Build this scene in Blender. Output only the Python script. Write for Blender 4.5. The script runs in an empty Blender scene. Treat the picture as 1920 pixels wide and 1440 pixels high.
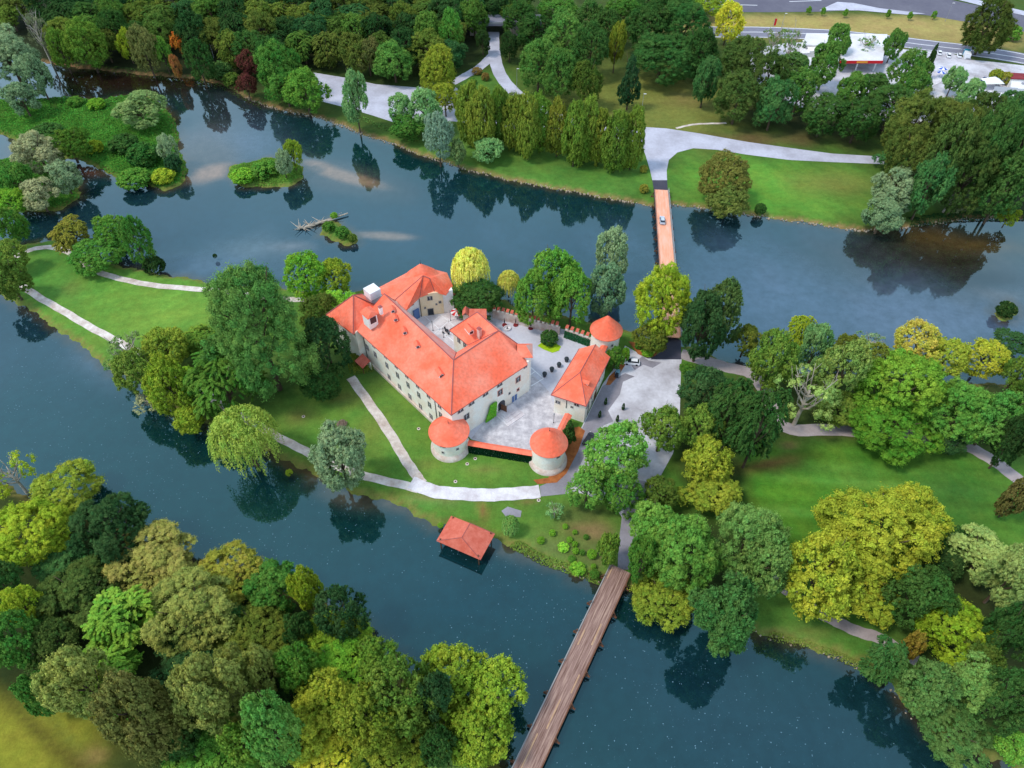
import bpy, math, random
import numpy as np
from mathutils import Vector, Matrix
R = math.radians
rnd = random.Random(11)

# ------------------------------------------------------------------ camera
FPX, PITCH, CH = 1331.0, R(48), 143.0            # focal length in photo pixels, pitch down, height above the lawn
sc = bpy.context.scene
cam_d = bpy.data.cameras.new('camera')
cam_d.sensor_fit = 'HORIZONTAL'; cam_d.sensor_width = 36.0
cam_d.lens = FPX / 1920 * 36.0
cam_d.clip_start = 1.0; cam_d.clip_end = 12000
cam = bpy.data.objects.new('camera', cam_d)
cam.location = (0, 0, CH); cam.rotation_euler = (R(90) - PITCH, 0, 0)
sc.collection.objects.link(cam); sc.camera = cam

# ------------------------------------------------------------------ sky, sun, exposure
SUN_EL, SUN_AZ = R(58), math.atan2(-1.0, -0.30)
w = bpy.data.worlds.new("World"); sc.world = w; w.use_nodes = True
nt = w.node_tree; nt.nodes.clear(); N = nt.nodes; Lk = nt.links
sky = N.new('ShaderNodeTexSky'); sky.sky_type = 'NISHITA'; sky.sun_disc = False
sky.sun_elevation = SUN_EL; sky.sun_rotation = SUN_AZ; sky.air_density = 1.0; sky.dust_density = 1.5
bg1 = N.new('ShaderNodeBackground'); bg1.inputs['Strength'].default_value = 0.13
Lk.new(sky.outputs[0], bg1.inputs['Color'])
bg2 = N.new('ShaderNodeBackground'); bg2.inputs['Color'].default_value = (0.60, 0.79, 1.0, 1); bg2.inputs['Strength'].default_value = 1.15
tc = N.new('ShaderNodeTexCoord'); mp = N.new('ShaderNodeMapping'); mp.inputs['Scale'].default_value = (1.2, 1.2, 3.0)
no = N.new('ShaderNodeTexNoise'); no.inputs['Scale'].default_value = 1.6; no.inputs['Detail'].default_value = 3; no.inputs['Roughness'].default_value = .5
cr = N.new('ShaderNodeValToRGB'); cr.color_ramp.elements[0].position = .35; cr.color_ramp.elements[1].position = .72
cr.color_ramp.elements[0].color = (.5,)*3 + (1,); cr.color_ramp.elements[1].color = (.9,)*3 + (1,)
mx = N.new('ShaderNodeMixShader'); out = N.new('ShaderNodeOutputWorld')
sx = N.new('ShaderNodeSeparateXYZ'); Lk.new(tc.outputs['Generated'], sx.inputs[0])       # cloud layer brightened towards the horizon to lift the far water's reflection
el = N.new('ShaderNodeMapRange'); el.inputs[1].default_value = .30; el.inputs[2].default_value = .92; el.inputs[3].default_value = 2.1; el.inputs[4].default_value = .95
Lk.new(sx.outputs[2], el.inputs[0]); Lk.new(el.outputs[0], bg2.inputs['Strength'])
Lk.new(tc.outputs['Generated'], mp.inputs[0]); Lk.new(mp.outputs[0], no.inputs['Vector']); Lk.new(no.outputs[0], cr.inputs[0])
Lk.new(cr.outputs[0], mx.inputs[0]); Lk.new(bg1.outputs[0], mx.inputs[1]); Lk.new(bg2.outputs[0], mx.inputs[2]); Lk.new(mx.outputs[0], out.inputs[0])
sd_ = bpy.data.lights.new('sun', 'SUN'); sd_.energy = 2.1; sd_.angle = R(12); sd_.color = (1, .93, .83)
sun = bpy.data.objects.new('sun', sd_); sc.collection.objects.link(sun)
sdir = Vector((math.cos(SUN_EL)*math.sin(SUN_AZ), math.cos(SUN_EL)*math.cos(SUN_AZ), math.sin(SUN_EL)))
sun.rotation_euler = sdir.to_track_quat('Z', 'Y').to_euler()
sc.view_settings.view_transform = 'Standard'; sc.view_settings.look = 'None'
sc.view_settings.exposure = 0.16; sc.view_settings.gamma = 1.0
sc.cycles.max_bounces = 6; sc.cycles.diffuse_bounces = 3; sc.cycles.glossy_bounces = 3
sc.cycles.transmission_bounces = 3; sc.cycles.transparent_max_bounces = 4

# ------------------------------------------------------------------ helpers
def G(px, py, z=0.0):
    """real ground position (at height z) that the photograph shows at this pixel"""
    dx = (px-960)/FPX; dv = -(py-720)/FPX
    d = Vector((dx, math.cos(PITCH)+dv*math.sin(PITCH), -math.sin(PITCH)+dv*math.cos(PITCH)))
    t = (z-CH)/d.z
    return Vector((d.x*t, d.y*t, z))
def depth(p):
    return p.y*math.cos(PITCH) + (CH-p.z)*math.sin(PITCH)
def depr(p):
    return math.atan2(CH-p.z, math.hypot(p.x, p.y))
def C(r, g, b, k=1.0):
    f = lambda c: ((c/255+.055)/1.055)**2.4 if c > 10 else c/255/12.92
    return (min(f(r)*k, .9), min(f(g)*k, .9), min(f(b)*k, .9), 1.0)

def tag(o, label=None, cat=None, group=None, kind=None):
    if label: o['label'] = label
    if cat: o['category'] = cat
    if group: o['group'] = group
    if kind: o['kind'] = kind
    return o
def link(o, parent=None):
    sc.collection.objects.link(o)
    if parent is not None: o.parent = parent
    return o
def empty(name, loc, rz=0.0):
    o = bpy.data.objects.new(name, None); o.location = loc; o.rotation_euler = (0, 0, rz); o.empty_display_size = .5
    return link(o)

class MB:
    """collects faces, becomes one mesh object"""
    def __init__(s): s.v = []; s.f = []; s.m = []
    def add(s, vs, fs, m=0):
        k = len(s.v); s.v += [tuple(v) for v in vs]; s.f += [tuple(i+k for i in f) for f in fs]; s.m += [m]*len(fs)
    def box(s, c, size, rz=0.0, m=0, top=None):
        cx, cy, cz = c; sx, sy, sz = size[0]/2, size[1]/2, size[2]/2
        t = top or (1, 1); co, si = math.cos(rz), math.sin(rz); vs = []
        for (a, b, d) in ((-1,-1,-1),(1,-1,-1),(1,1,-1),(-1,1,-1),(-1,-1,1),(1,-1,1),(1,1,1),(-1,1,1)):
            k = t if d > 0 else (1, 1); x, y = a*sx*k[0], b*sy*k[1]
            vs.append((cx+x*co-y*si, cy+x*si+y*co, cz+d*sz))
        s.add(vs, [(3,2,1,0),(4,5,6,7),(0,1,5,4),(1,2,6,5),(2,3,7,6),(3,0,4,7)], m)
    def tube(s, p, q, r0, r1=None, n=6, m=0, caps=True):
        p, q = Vector(p), Vector(q); r1 = r0 if r1 is None else r1
        d = (q-p); d.normalize(); u = d.orthogonal().normalized(); v = d.cross(u); vs = []
        for k in range(n):
            a = 2*math.pi*k/n; o = u*math.cos(a)+v*math.sin(a); vs += [p+o*r0, q+o*r1]
        fs = [(2*k, 2*((k+1)%n), 2*((k+1)%n)+1, 2*k+1) for k in range(n)]
        if caps: fs += [tuple(2*k for k in range(n))[::-1], tuple(2*k+1 for k in range(n))]
        s.add(vs, fs, m)
    def lathe(s, c, prof, n=40, m=0):
        cx, cy = c[0], c[1]; z0 = c[2] if len(c) > 2 else 0; vs = []
        for (r, z) in prof:
            for k in range(n):
                a = 2*math.pi*k/n; vs.append((cx+r*math.cos(a), cy+r*math.sin(a), z0+z))
        fs = []
        for i in range(len(prof)-1):
            for k in range(n):
                k2 = (k+1) % n; fs.append((i*n+k, i*n+k2, (i+1)*n+k2, (i+1)*n+k))
        s.add(vs, fs, m)
    def prism(s, pts, z0, z1, m=0):
        n = len(pts); ar = sum(pts[i][0]*pts[(i+1)%n][1]-pts[(i+1)%n][0]*pts[i][1] for i in range(n))
        if ar < 0: pts = pts[::-1]
        vs = [(p[0], p[1], z0) for p in pts] + [(p[0], p[1], z1) for p in pts]
        fs = [tuple(range(n))[::-1], tuple(range(n, 2*n))] + [(i, (i+1)%n, n+(i+1)%n, n+i) for i in range(n)]
        s.add(vs, fs, m)
    def shell(s, vs, fs, t=.3, m=0):
        """a roof skin of thickness t"""
        n = len(vs); edges = {}
        for f in fs:
            for i in range(len(f)): edges[(f[i], f[(i+1)%len(f)])] = 1
        V = [tuple(v) for v in vs] + [(v[0], v[1], v[2]-t) for v in vs]
        F = [tuple(f) for f in fs] + [tuple(i+n for i in f[::-1]) for f in fs]
        for (a, b) in edges:
            if (b, a) not in edges: F.append((b, a, a+n, b+n))
        s.add(V, F, m)
    def build(s, name, mats, parent=None, smooth=False, loc=None, rz=0.0):
        me = bpy.data.meshes.new(name); me.from_pydata(s.v, [], s.f)
        mats = mats if isinstance(mats, (list, tuple)) else [mats]
        for mm in mats: me.materials.append(mm)
        if len(mats) > 1: me.polygons.foreach_set('material_index', s.m)
        if smooth: me.polygons.foreach_set('use_smooth', [True]*len(me.polygons))
        me.update()
        o = bpy.data.objects.new(name, me); link(o, parent)
        if loc is not None: o.location = loc
        o.rotation_euler = (0, 0, rz)
        return o

def mat(name, col, rough=.8, fine=(.93, 1.05), bump=0.0, spec=.3, metal=0.0, tint2=None, nscale=.3, ndetail=5, emit=None):
    m = bpy.data.materials.new(name); m.use_nodes = True; nt = m.node_tree; b = nt.nodes['Principled BSDF']
    b.inputs['Roughness'].default_value = rough; b.inputs['Metallic'].default_value = metal
    b.inputs['Specular IOR Level'].default_value = spec; b.inputs['Base Color'].default_value = col
    if tint2 is not None:
        t = nt.nodes.new('ShaderNodeTexCoord'); n = nt.nodes.new('ShaderNodeTexNoise')
        n.inputs['Scale'].default_value = nscale; n.inputs['Detail'].default_value = ndetail; n.inputs['Roughness'].default_value = .65
        r = nt.nodes.new('ShaderNodeValToRGB'); r.color_ramp.elements[0].position = .38; r.color_ramp.elements[1].position = .66
        r.color_ramp.elements[0].color = col; r.color_ramp.elements[1].color = tint2
        n2 = nt.nodes.new('ShaderNodeTexNoise'); n2.inputs['Scale'].default_value = nscale*11; n2.inputs['Detail'].default_value = 4
        mr = nt.nodes.new('ShaderNodeMapRange'); mr.inputs[1].default_value = .3; mr.inputs[2].default_value = .7
        mr.inputs[3].default_value = fine[0]; mr.inputs[4].default_value = fine[1]
        mm = nt.nodes.new('ShaderNodeVectorMath'); mm.operation = 'MULTIPLY'
        nt.links.new(t.outputs['Object'], n.inputs['Vector']); nt.links.new(t.outputs['Object'], n2.inputs['Vector'])
        nt.links.new(n.outputs[0], r.inputs[0]); nt.links.new(n2.outputs[0], mr.inputs[0])
        nt.links.new(r.outputs[0], mm.inputs[0]); nt.links.new(mr.outputs[0], mm.inputs[1]); nt.links.new(mm.outputs[0], b.inputs['Base Color'])
        if bump:
            bu = nt.nodes.new('ShaderNodeBump'); bu.inputs['Strength'].default_value = bump; bu.inputs['Distance'].default_value = .1
            nt.links.new(n2.outputs[0], bu.inputs['Height']); nt.links.new(bu.outputs[0], b.inputs['Normal'])
    return m

M = {}
M['roof'] = mat('clay_roof', C(246,108,76), .75, tint2=C(246,142,116), nscale=.13, bump=.35, fine=(.86, 1.08))
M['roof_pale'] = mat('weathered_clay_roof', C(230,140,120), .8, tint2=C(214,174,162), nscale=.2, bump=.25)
M['roof_old'] = mat('old_clay_roof', C(196,92,72), .8, tint2=C(214,118,98), nscale=.7, bump=.4)
M['roof_dark'] = mat('dark_red_roof', C(120,30,35), .7, tint2=C(140,45,50), nscale=.3)
M['ridge'] = mat('ridge_tiles', C(170,88,80), .8, tint2=C(150,95,95), nscale=.8)
M['plaster'] = mat('white_plaster', C(252,246,240), .9, tint2=C(236,227,220), nscale=.16, spec=.1)
M['plaster_w'] = mat('weathered_plaster', C(254,246,234), .9, tint2=C(240,226,208), nscale=.25, spec=.1)
M['plaster_y'] = mat('ochre_plaster', C(233,210,172), .9, tint2=C(240,224,196), nscale=.3, spec=.1)
M['stone'] = mat('pale_stone', C(214,202,196), .9, tint2=C(188,160,148), nscale=.6, bump=.4)
M['plinth'] = mat('plinth_stone', C(205,182,168), .9, tint2=C(224,214,206), nscale=.8, bump=.4)
M['cobble'] = mat('cobble_paving', C(172,168,175), .85, tint2=C(216,212,216), nscale=.55, bump=.6)
M['paving'] = mat('courtyard_paving', C(188,188,200), .85, tint2=C(202,202,212), nscale=.12, bump=.1)
M['slab'] = mat('pale_slab', C(226,222,226), .8, tint2=C(190,180,184), nscale=.25)
M['path'] = mat('path_gravel', C(222,212,204), .9, tint2=C(176,156,144), nscale=.3)
M['path_dark'] = mat('dark_gravel', C(172,160,160), .9, tint2=C(150,138,138), nscale=.25)  # darker, greyer gravel than the other paths
M['road'] = mat('pale_asphalt', C(192,192,206), .85, tint2=C(168,166,178), nscale=.10)
M['lot'] = mat('car_park_asphalt', C(210,208,216), .85, tint2=C(165,160,166), nscale=.11, bump=.1)
M['road_old'] = mat('worn_asphalt', C(150,146,156), .85, tint2=C(130,126,134), nscale=.2)
M['asphalt'] = mat('dark_asphalt', C(62,62,76), .8, tint2=C(74,72,84), nscale=.3)
M['highway'] = mat('main_road_asphalt', C(128,128,142), .85, tint2=C(118,116,130), nscale=.05)
M['highway_d'] = mat('new_asphalt', C(92,90,104), .85, tint2=C(104,102,114), nscale=.05)
M['white'] = mat('white_paint', C(232,232,236), .6)
M['kerb'] = mat('kerb_stone', C(190,186,186), .9)
M['bark_mulch'] = mat('orange_bark', C(176,106,58), .95, tint2=C(140,80,44), nscale=.6, bump=.6)
M['soil'] = mat('soil', C(96,76,56), .95, tint2=C(120,96,70), nscale=.8)
M['glass'] = mat('dark_glass', C(40,46,56), .25, spec=.6)
M['frame'] = mat('window_frame', C(150,146,144), .7)
M['wood'] = mat('brown_wood', C(96,62,44), .8, tint2=C(120,82,60), nscale=1.5)
M['dark'] = mat('dark_metal', C(46,46,54), .5)
M['metal'] = mat('zinc', C(176,182,196), .4, metal=.3)
M['blue'] = mat('blue_paint', C(90,120,170), .6)
M['lime'] = mat('lime_ground_cover', C(168,200,30), .9, tint2=C(140,178,20), nscale=1.5)
M['trunk'] = mat('bark', C(96,80,64), .95, tint2=C(70,58,48), nscale=2.0, bump=.5)
M['bark_pale'] = mat('pale_bark', C(190,180,165), .95, tint2=C(150,136,120), nscale=2.0, bump=.5)
M['rock'] = mat('bank_rock', C(190,172,150), .95, tint2=C(140,120,98), nscale=1.5, bump=.5)
M['gray'] = mat('gray_metal', C(150,152,158), .5)
M['red'] = mat('red_paint', C(214,30,40), .5)
M['mroof'] = mat('flat_roof', C(226,224,228), .8, tint2=C(208,204,210), nscale=.15)
M['new_board'] = mat('new_board', C(190,156,124), .85, tint2=C(170,134,108), nscale=1.0)
M['fleck'] = mat('floating_flecks', C(100,132,148), .8)

def planks(name, c1, c2, c3, ang, pw=.22):
    """long streaky deck boards running along the bridge"""
    m = bpy.data.materials.new(name); m.use_nodes = True; nt = m.node_tree; b = nt.nodes['Principled BSDF']
    t = nt.nodes.new('ShaderNodeTexCoord'); mp = nt.nodes.new('ShaderNodeMapping')
    mp.inputs['Scale'].default_value = (1/pw*.22, .035, 1)
    n = nt.nodes.new('ShaderNodeTexNoise'); n.inputs['Scale'].default_value = 4.0; n.inputs['Detail'].default_value = 5; n.inputs['Roughness'].default_value = .75
    r = nt.nodes.new('ShaderNodeValToRGB'); e = r.color_ramp.elements
    e[0].position = .36; e[0].color = c1; e[1].position = .52; e[1].color = c2; x = e.new(.66); x.color = c3
    nt.links.new(t.outputs['Object'], mp.inputs[0]); nt.links.new(mp.outputs[0], n.inputs['Vector'])
    nt.links.new(n.outputs[0], r.inputs[0]); nt.links.new(r.outputs[0], b.inputs['Base Color'])
    b.inputs['Roughness'].default_value = .85
    return m
M['deck_n'] = planks('orange_deck_boards', C(232,150,116), C(238,172,142), C(226,184,166), 0, .5)
M['deck_s'] = planks('worn_deck_boards', C(98,66,54), C(146,116,106), C(182,152,134), 0)

def leafmat(name, c=None, trans=.22, vmul=(.62, 1.35), warm=.25):
    """foliage; the crown object's own colour is the species colour, each leaf clump varies"""
    m = bpy.data.materials.new(name); m.use_nodes = True; nt = m.node_tree; nt.nodes.clear(); n = nt.nodes; l = nt.links
    at = n.new('ShaderNodeAttribute'); at.attribute_name = 'v'
    mr = n.new('ShaderNodeMapRange'); mr.inputs[3].default_value = vmul[0]; mr.inputs[4].default_value = vmul[1]
    l.new(at.outputs['Fac'], mr.inputs[0])
    if c is None:
        oi = n.new('ShaderNodeObjectInfo'); src = oi.outputs['Color']
    else:
        rg = n.new('ShaderNodeRGB'); rg.outputs[0].default_value = c; src = rg.outputs[0]
    hs = n.new('ShaderNodeHueSaturation'); hs.inputs['Saturation'].default_value = .96
    ma = n.new('ShaderNodeMath'); ma.operation = 'MULTIPLY_ADD'; ma.inputs[1].default_value = -.05; ma.inputs[2].default_value = .528
    at2 = n.new('ShaderNodeAttribute'); at2.attribute_name = 'w'
    l.new(at2.outputs['Fac'], ma.inputs[0]); l.new(ma.outputs[0], hs.inputs['Hue']); l.new(mr.outputs[0], hs.inputs['Value']); l.new(src, hs.inputs['Color'])
    d = n.new('ShaderNodeBsdfDiffuse'); t = n.new('ShaderNodeBsdfTranslucent'); mx = n.new('ShaderNodeMixShader'); mx.inputs[0].default_value = trans
    o = n.new('ShaderNodeOutputMaterial')
    l.new(hs.outputs[0], d.inputs['Color']); l.new(hs.outputs[0], t.inputs['Color'])
    l.new(d.outputs[0], mx.inputs[1]); l.new(t.outputs[0], mx.inputs[2]); l.new(mx.outputs[0], o.inputs[0])
    return m
M['leaf'] = leafmat('foliage')

# ------------------------------------------------------------------ leaves as mesh
rng = np.random.default_rng(5)
def leaf_mesh(name, P, Nn, size, v, w, mat_, elong=1.0, axis=None):
    """one small four-cornered leaf clump per point P, facing Nn"""
    n = len(P)
    Nn = Nn/np.maximum(np.linalg.norm(Nn, axis=1, keepdims=True), 1e-6)
    t = rng.normal(size=(n, 3)) if axis is None else axis + .25*rng.normal(size=(n, 3))
    t -= (t*Nn).sum(1, keepdims=True)*Nn; t /= np.maximum(np.linalg.norm(t, axis=1, keepdims=True), 1e-6)
    b = np.cross(Nn, t)
    s = (size*(.6+.8*rng.random(n)))[:, None] if np.ndim(size) == 0 else (size*(.6+.8*rng.random(n)))[:, None]
    bend = Nn*s*.25
    V = np.empty((n, 4, 3))
    V[:, 0] = P - t*s*elong; V[:, 1] = P + b*s*.62 - bend; V[:, 2] = P + t*s*elong; V[:, 3] = P - b*s*.62 - bend
    me = bpy.data.meshes.new(name)
    me.vertices.add(4*n); me.vertices.foreach_set('co', V.reshape(-1).astype(np.float32))
    me.loops.add(4*n); me.loops.foreach_set('vertex_index', np.arange(4*n, dtype=np.int32))
    me.polygons.add(n); me.polygons.foreach_set('loop_start', np.arange(0, 4*n, 4, dtype=np.int32))
    me.polygons.foreach_set('loop_total', np.full(n, 4, dtype=np.int32))
    for nm, arr in (('v', v), ('w', w)):
        a = me.attributes.new(nm, 'FLOAT', 'FACE'); a.data.foreach_set('value', np.asarray(arr, dtype=np.float32))
    me.materials.append(mat_); me.update(calc_edges=True)
    return me

def unit(n):
    d = rng.normal(size=(n, 3)); return d/np.linalg.norm(d, axis=1, keepdims=True)

def crown_mesh(name, kind, leaf, seed, nlobe=None, per=34):
    """a crown of unit radius and unit half-height around its own centre: lobes > tufts > leaf clumps"""
    global rng
    rng = np.random.default_rng(seed)
    def prof(t):      # half-width of the envelope at height t in -1..1
        t = np.clip(t, -1, 1)
        if kind == 'column': return np.where(t > -.3, np.clip(1-((np.maximum(t, -.3)+.3)/1.3)**1.35, 0, 1)**.7, np.sqrt(np.clip(1-((t+.3)/.7)**2*.75, 0, 1)))
        if kind == 'cone': return np.clip((1-t)/2, 0, 1)**.8
        if kind == 'dome': return np.where(t > -.35, np.sqrt(np.clip(1-((t+.35)/1.35)**2, 0, 1)), np.sqrt(np.clip(1-((t+.35)/.65)**2, 0, 1)))
        return np.sqrt(np.clip(1-t**2, 0, 1))
    nl = nlobe or {'round': 34, 'dome': 32, 'column': 46, 'cone': 44, 'fine': 30, 'weep': 20, 'fan': 30, 'sparse': 20, 'ball': 60}[kind]
    if kind == 'weep':
        P = []; Nn = []; W = []; V = []
        ns = int(430)
        for i in range(ns):
            az = rng.random()*2*np.pi; h0 = rng.random()**.6; rr = np.sqrt(rng.random())*.93
            x0, y0 = rr*np.cos(az), rr*np.sin(az); z0 = np.sqrt(max(0, 1-rr**2))*.95*(.75+.25*rng.random()) + .02
            L = .45+.75*rng.random(); n = int(26*L)+6; tt = np.linspace(0, 1, n)
            out = 1+.10*tt+.16*tt*(1-tt)*4*.3
            x = x0*out + .02*rng.normal(size=n); y = y0*out + .02*rng.normal(size=n); z = z0 - L*tt
            k = z > -1.0; P.append(np.stack([x, y, z], 1)[k]); 
            Nn.append(np.stack([np.full(n, np.cos(az)), np.full(n, np.sin(az)), .35+.3*rng.normal(size=n)], 1)[k]+.5*rng.normal(size=(int(k.sum()), 3)))
            V.append(np.full(int(k.sum()), .25+.6*rng.random())); W.append(np.full(int(k.sum()), rng.random()))
        for i in range(160):       # rounded top tufts
            d = unit(1)[0]; d[2] = abs(d[2]); n = 26; c = d*.86; q = unit(n); q[:, 2] = np.abs(q[:, 2])
            P.append(c+q*.11); Nn.append(q+.4*rng.normal(size=(n, 3))); V.append(np.full(n, .35+.5*rng.random())); W.append(np.full(n, rng.random()))
        P = np.concatenate(P); Nn = np.concatenate(Nn); V = np.concatenate(V)+.15*rng.random(len(P)); W = np.concatenate(W)
        ax = np.zeros_like(P); ax[:, 2] = 1
        return leaf_mesh(name, P, Nn, leaf, np.clip(V, 0, 1), W, M['leaf'], elong=1.7, axis=ax)
    # lobes
    C0 = []; 
    i = 0
    while len(C0) < nl and i < 4000:
        i += 1
        t = rng.uniform(-.72, .86) if kind not in ('cone', 'column') else rng.uniform(-.85, .9)
        az = rng.random()*2*np.pi
        if kind == 'sparse': rr = rng.uniform(.3, .95)
        else: rr = rng.uniform(.52, .92)
        wv = prof(np.array([t]))[0]
        rl = rng.uniform(.17, .40) if kind in ('round', 'dome', 'fan') else rng.uniform(.16, .32)
        if kind == 'ball': rl = rng.uniform(.16, .2); rr = .84
        if kind in ('cone',): rl = rng.uniform(.14, .22)
        if kind == 'column': rl = rng.uniform(.22, .36)
        if kind == 'sparse': rl = rng.uniform(.13, .24)
        c = np.array([wv*rr*np.cos(az), wv*rr*np.sin(az), t*.86])
        if all(np.linalg.norm(c-o[:3]) > .62*max(rl, o[3]) for o in C0): C0.append(np.array([*c, rl]))
    if kind in ('column', 'cone'): C0 += [np.array([0, 0, .86, .14]), np.array([0, 0, -.45, .5]), np.array([0, 0, .05, .5 if kind == 'column' else .3])]+([np.array([0, 0, .5, .36])] if kind == 'column' else [])
    elif kind != 'sparse': C0.append(np.array([.05, -.05, .66, .34])); C0.append(np.array([0, 0, .05, .70 if kind != 'fine' else .6]))
    C0 = np.array(C0)
    P = []; Nn = []; V = []; W = []
    tuftr = {'round': .082, 'dome': .082, 'column': .08, 'cone': .07, 'fine': .062, 'fan': .078, 'sparse': .085, 'ball': .08}[kind]
    dens = {'round': 1.0, 'dome': 1.0, 'column': 1.0, 'cone': 1.1, 'fine': 1.25, 'fan': 1.0, 'sparse': .55, 'ball': .9}[kind]
    for k, (x, y, z, rl) in enumerate(C0):
        nt_ = max(6, int(dens*2.3*(rl/tuftr)**2*1.1))
        d = unit(nt_); d[:, 2] += .25
        oc = np.array([x, y, z*.8]); oc = oc/max(np.linalg.norm(oc), .05)
        d += .75*oc; d /= np.linalg.norm(d, axis=1, keepdims=True)
        lobev = rng.uniform(-.12, .12)
        c = np.array([x, y, z]) + d*rl*(.70+.55*rng.random((nt_, 1))**1.4)
        # cull tufts that sit inside another lobe
        dd = np.linalg.norm(c[:, None, :]-C0[None, :, :3], axis=2)/C0[None, :, 3]; dd[:, k] = 9
        keep = dd.min(1) > .80; c = c[keep]; d = d[keep]
        for j in range(len(c)):
            tr = tuftr*rng.uniform(.65, 1.3); n = int(per*rng.uniform(.7, 1.2)*(.75 if kind == 'sparse' else 1.25 if kind == 'fan' else 1))
            q = unit(n)+.65*d[j]; q /= np.linalg.norm(q, axis=1, keepdims=True)
            if kind == 'fan':
                oh = np.array([d[j][0], d[j][1], 0]); oh /= max(np.linalg.norm(oh), .05)
                s = rng.random((n, 1)); p = c[j]+oh*(s-.4)*tr*2.2+unit(n)*tr*np.array([.42, .42, .22])+np.array([0, 0, -1])*s**2*tr*1.0
                nn = np.array([0, 0, 1.])+.5*q
            else:
                p = c[j]+q*tr*np.array([1, 1, .85])*(rng.uniform(.5, 1.05, (n, 1))+.9*(rng.random((n, 1)) < .10)); nn = q+.3*np.array([0, 0, 1.])+.35*rng.normal(size=(n, 3))
            P.append(p); Nn.append(nn)
            tv = rng.uniform(.2, .8)+lobev; V.append(np.clip(tv+.22*rng.normal(size=n), 0, 1)); W.append(np.full(n, np.clip(.5+lobev*2.5+.2*rng.normal(), 0, 1)))
    P = np.concatenate(P); Nn = np.concatenate(Nn); V = np.concatenate(V); W = np.concatenate(W)
    return leaf_mesh(name, P, Nn, leaf, V, W, M['leaf'], elong=1.0 if kind != 'fine' else 1.4)

def trunk_mesh(name, seed, sparse=False):
    """unit trunk: height 1 is the crown's centre; limbs reach out to a radius of .7"""
    r = random.Random(seed); mb = MB(); n = 7 if not sparse else 12
    mb.tube((0, 0, -.06), (.02, .01, .45), .085, .06, 8, caps=False); mb.tube((.02, .01, .45), (0, .02, 1.0), .06, .03, 8)
    for k in range(n):
        a = 2*math.pi*k/n+r.random(); z = .42+.5*r.random(); q = Vector((math.cos(a)*.35, math.sin(a)*.35, z+.2)); e = Vector((math.cos(a+.2)*(.62+.15*r.random()), math.sin(a+.2)*.68, z+.38+.35*r.random()))
        mb.tube((0.01, 0.01, z), q, .035, .022, 5, caps=False); mb.tube(q, e, .022, .008, 5)
        if sparse:
            for _ in range(3):
                g = q.lerp(e, r.random()); h = g+Vector((r.uniform(-.3, .3), r.uniform(-.3, .3), r.uniform(0, .35))); mb.tube(g, h, .012, .004, 4)
    me = mb.build('trunk', M['bark_pale'] if sparse else M['trunk'], smooth=True)
    data = me.data; bpy.data.objects.remove(me); data.name = name
    return data

PROTO = {}
def proto(kind, cls, var):
    key = (kind, cls, var)
    if key not in PROTO:
        lf = {'s': .062, 'm': .031, 'l': .0205, 'h': .0155}[cls]      # leaf clump size relative to the crown radius
        per = {'s': 16, 'm': 41, 'l': 92, 'h': 150}[cls]
        if kind == 'fine': lf *= .8; per = int(per*1.1)
        if kind == 'ball': lf *= 1.1
        PROTO[key] = crown_mesh(f'{kind}_crown', kind, lf, 100+7*len(PROTO)+var, per=per)
    return PROTO[key]
TR = [trunk_mesh('trunk_mesh', s) for s in (1, 2, 3)]; TRS = trunk_mesh('bare_trunk_mesh', 9, True)

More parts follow.
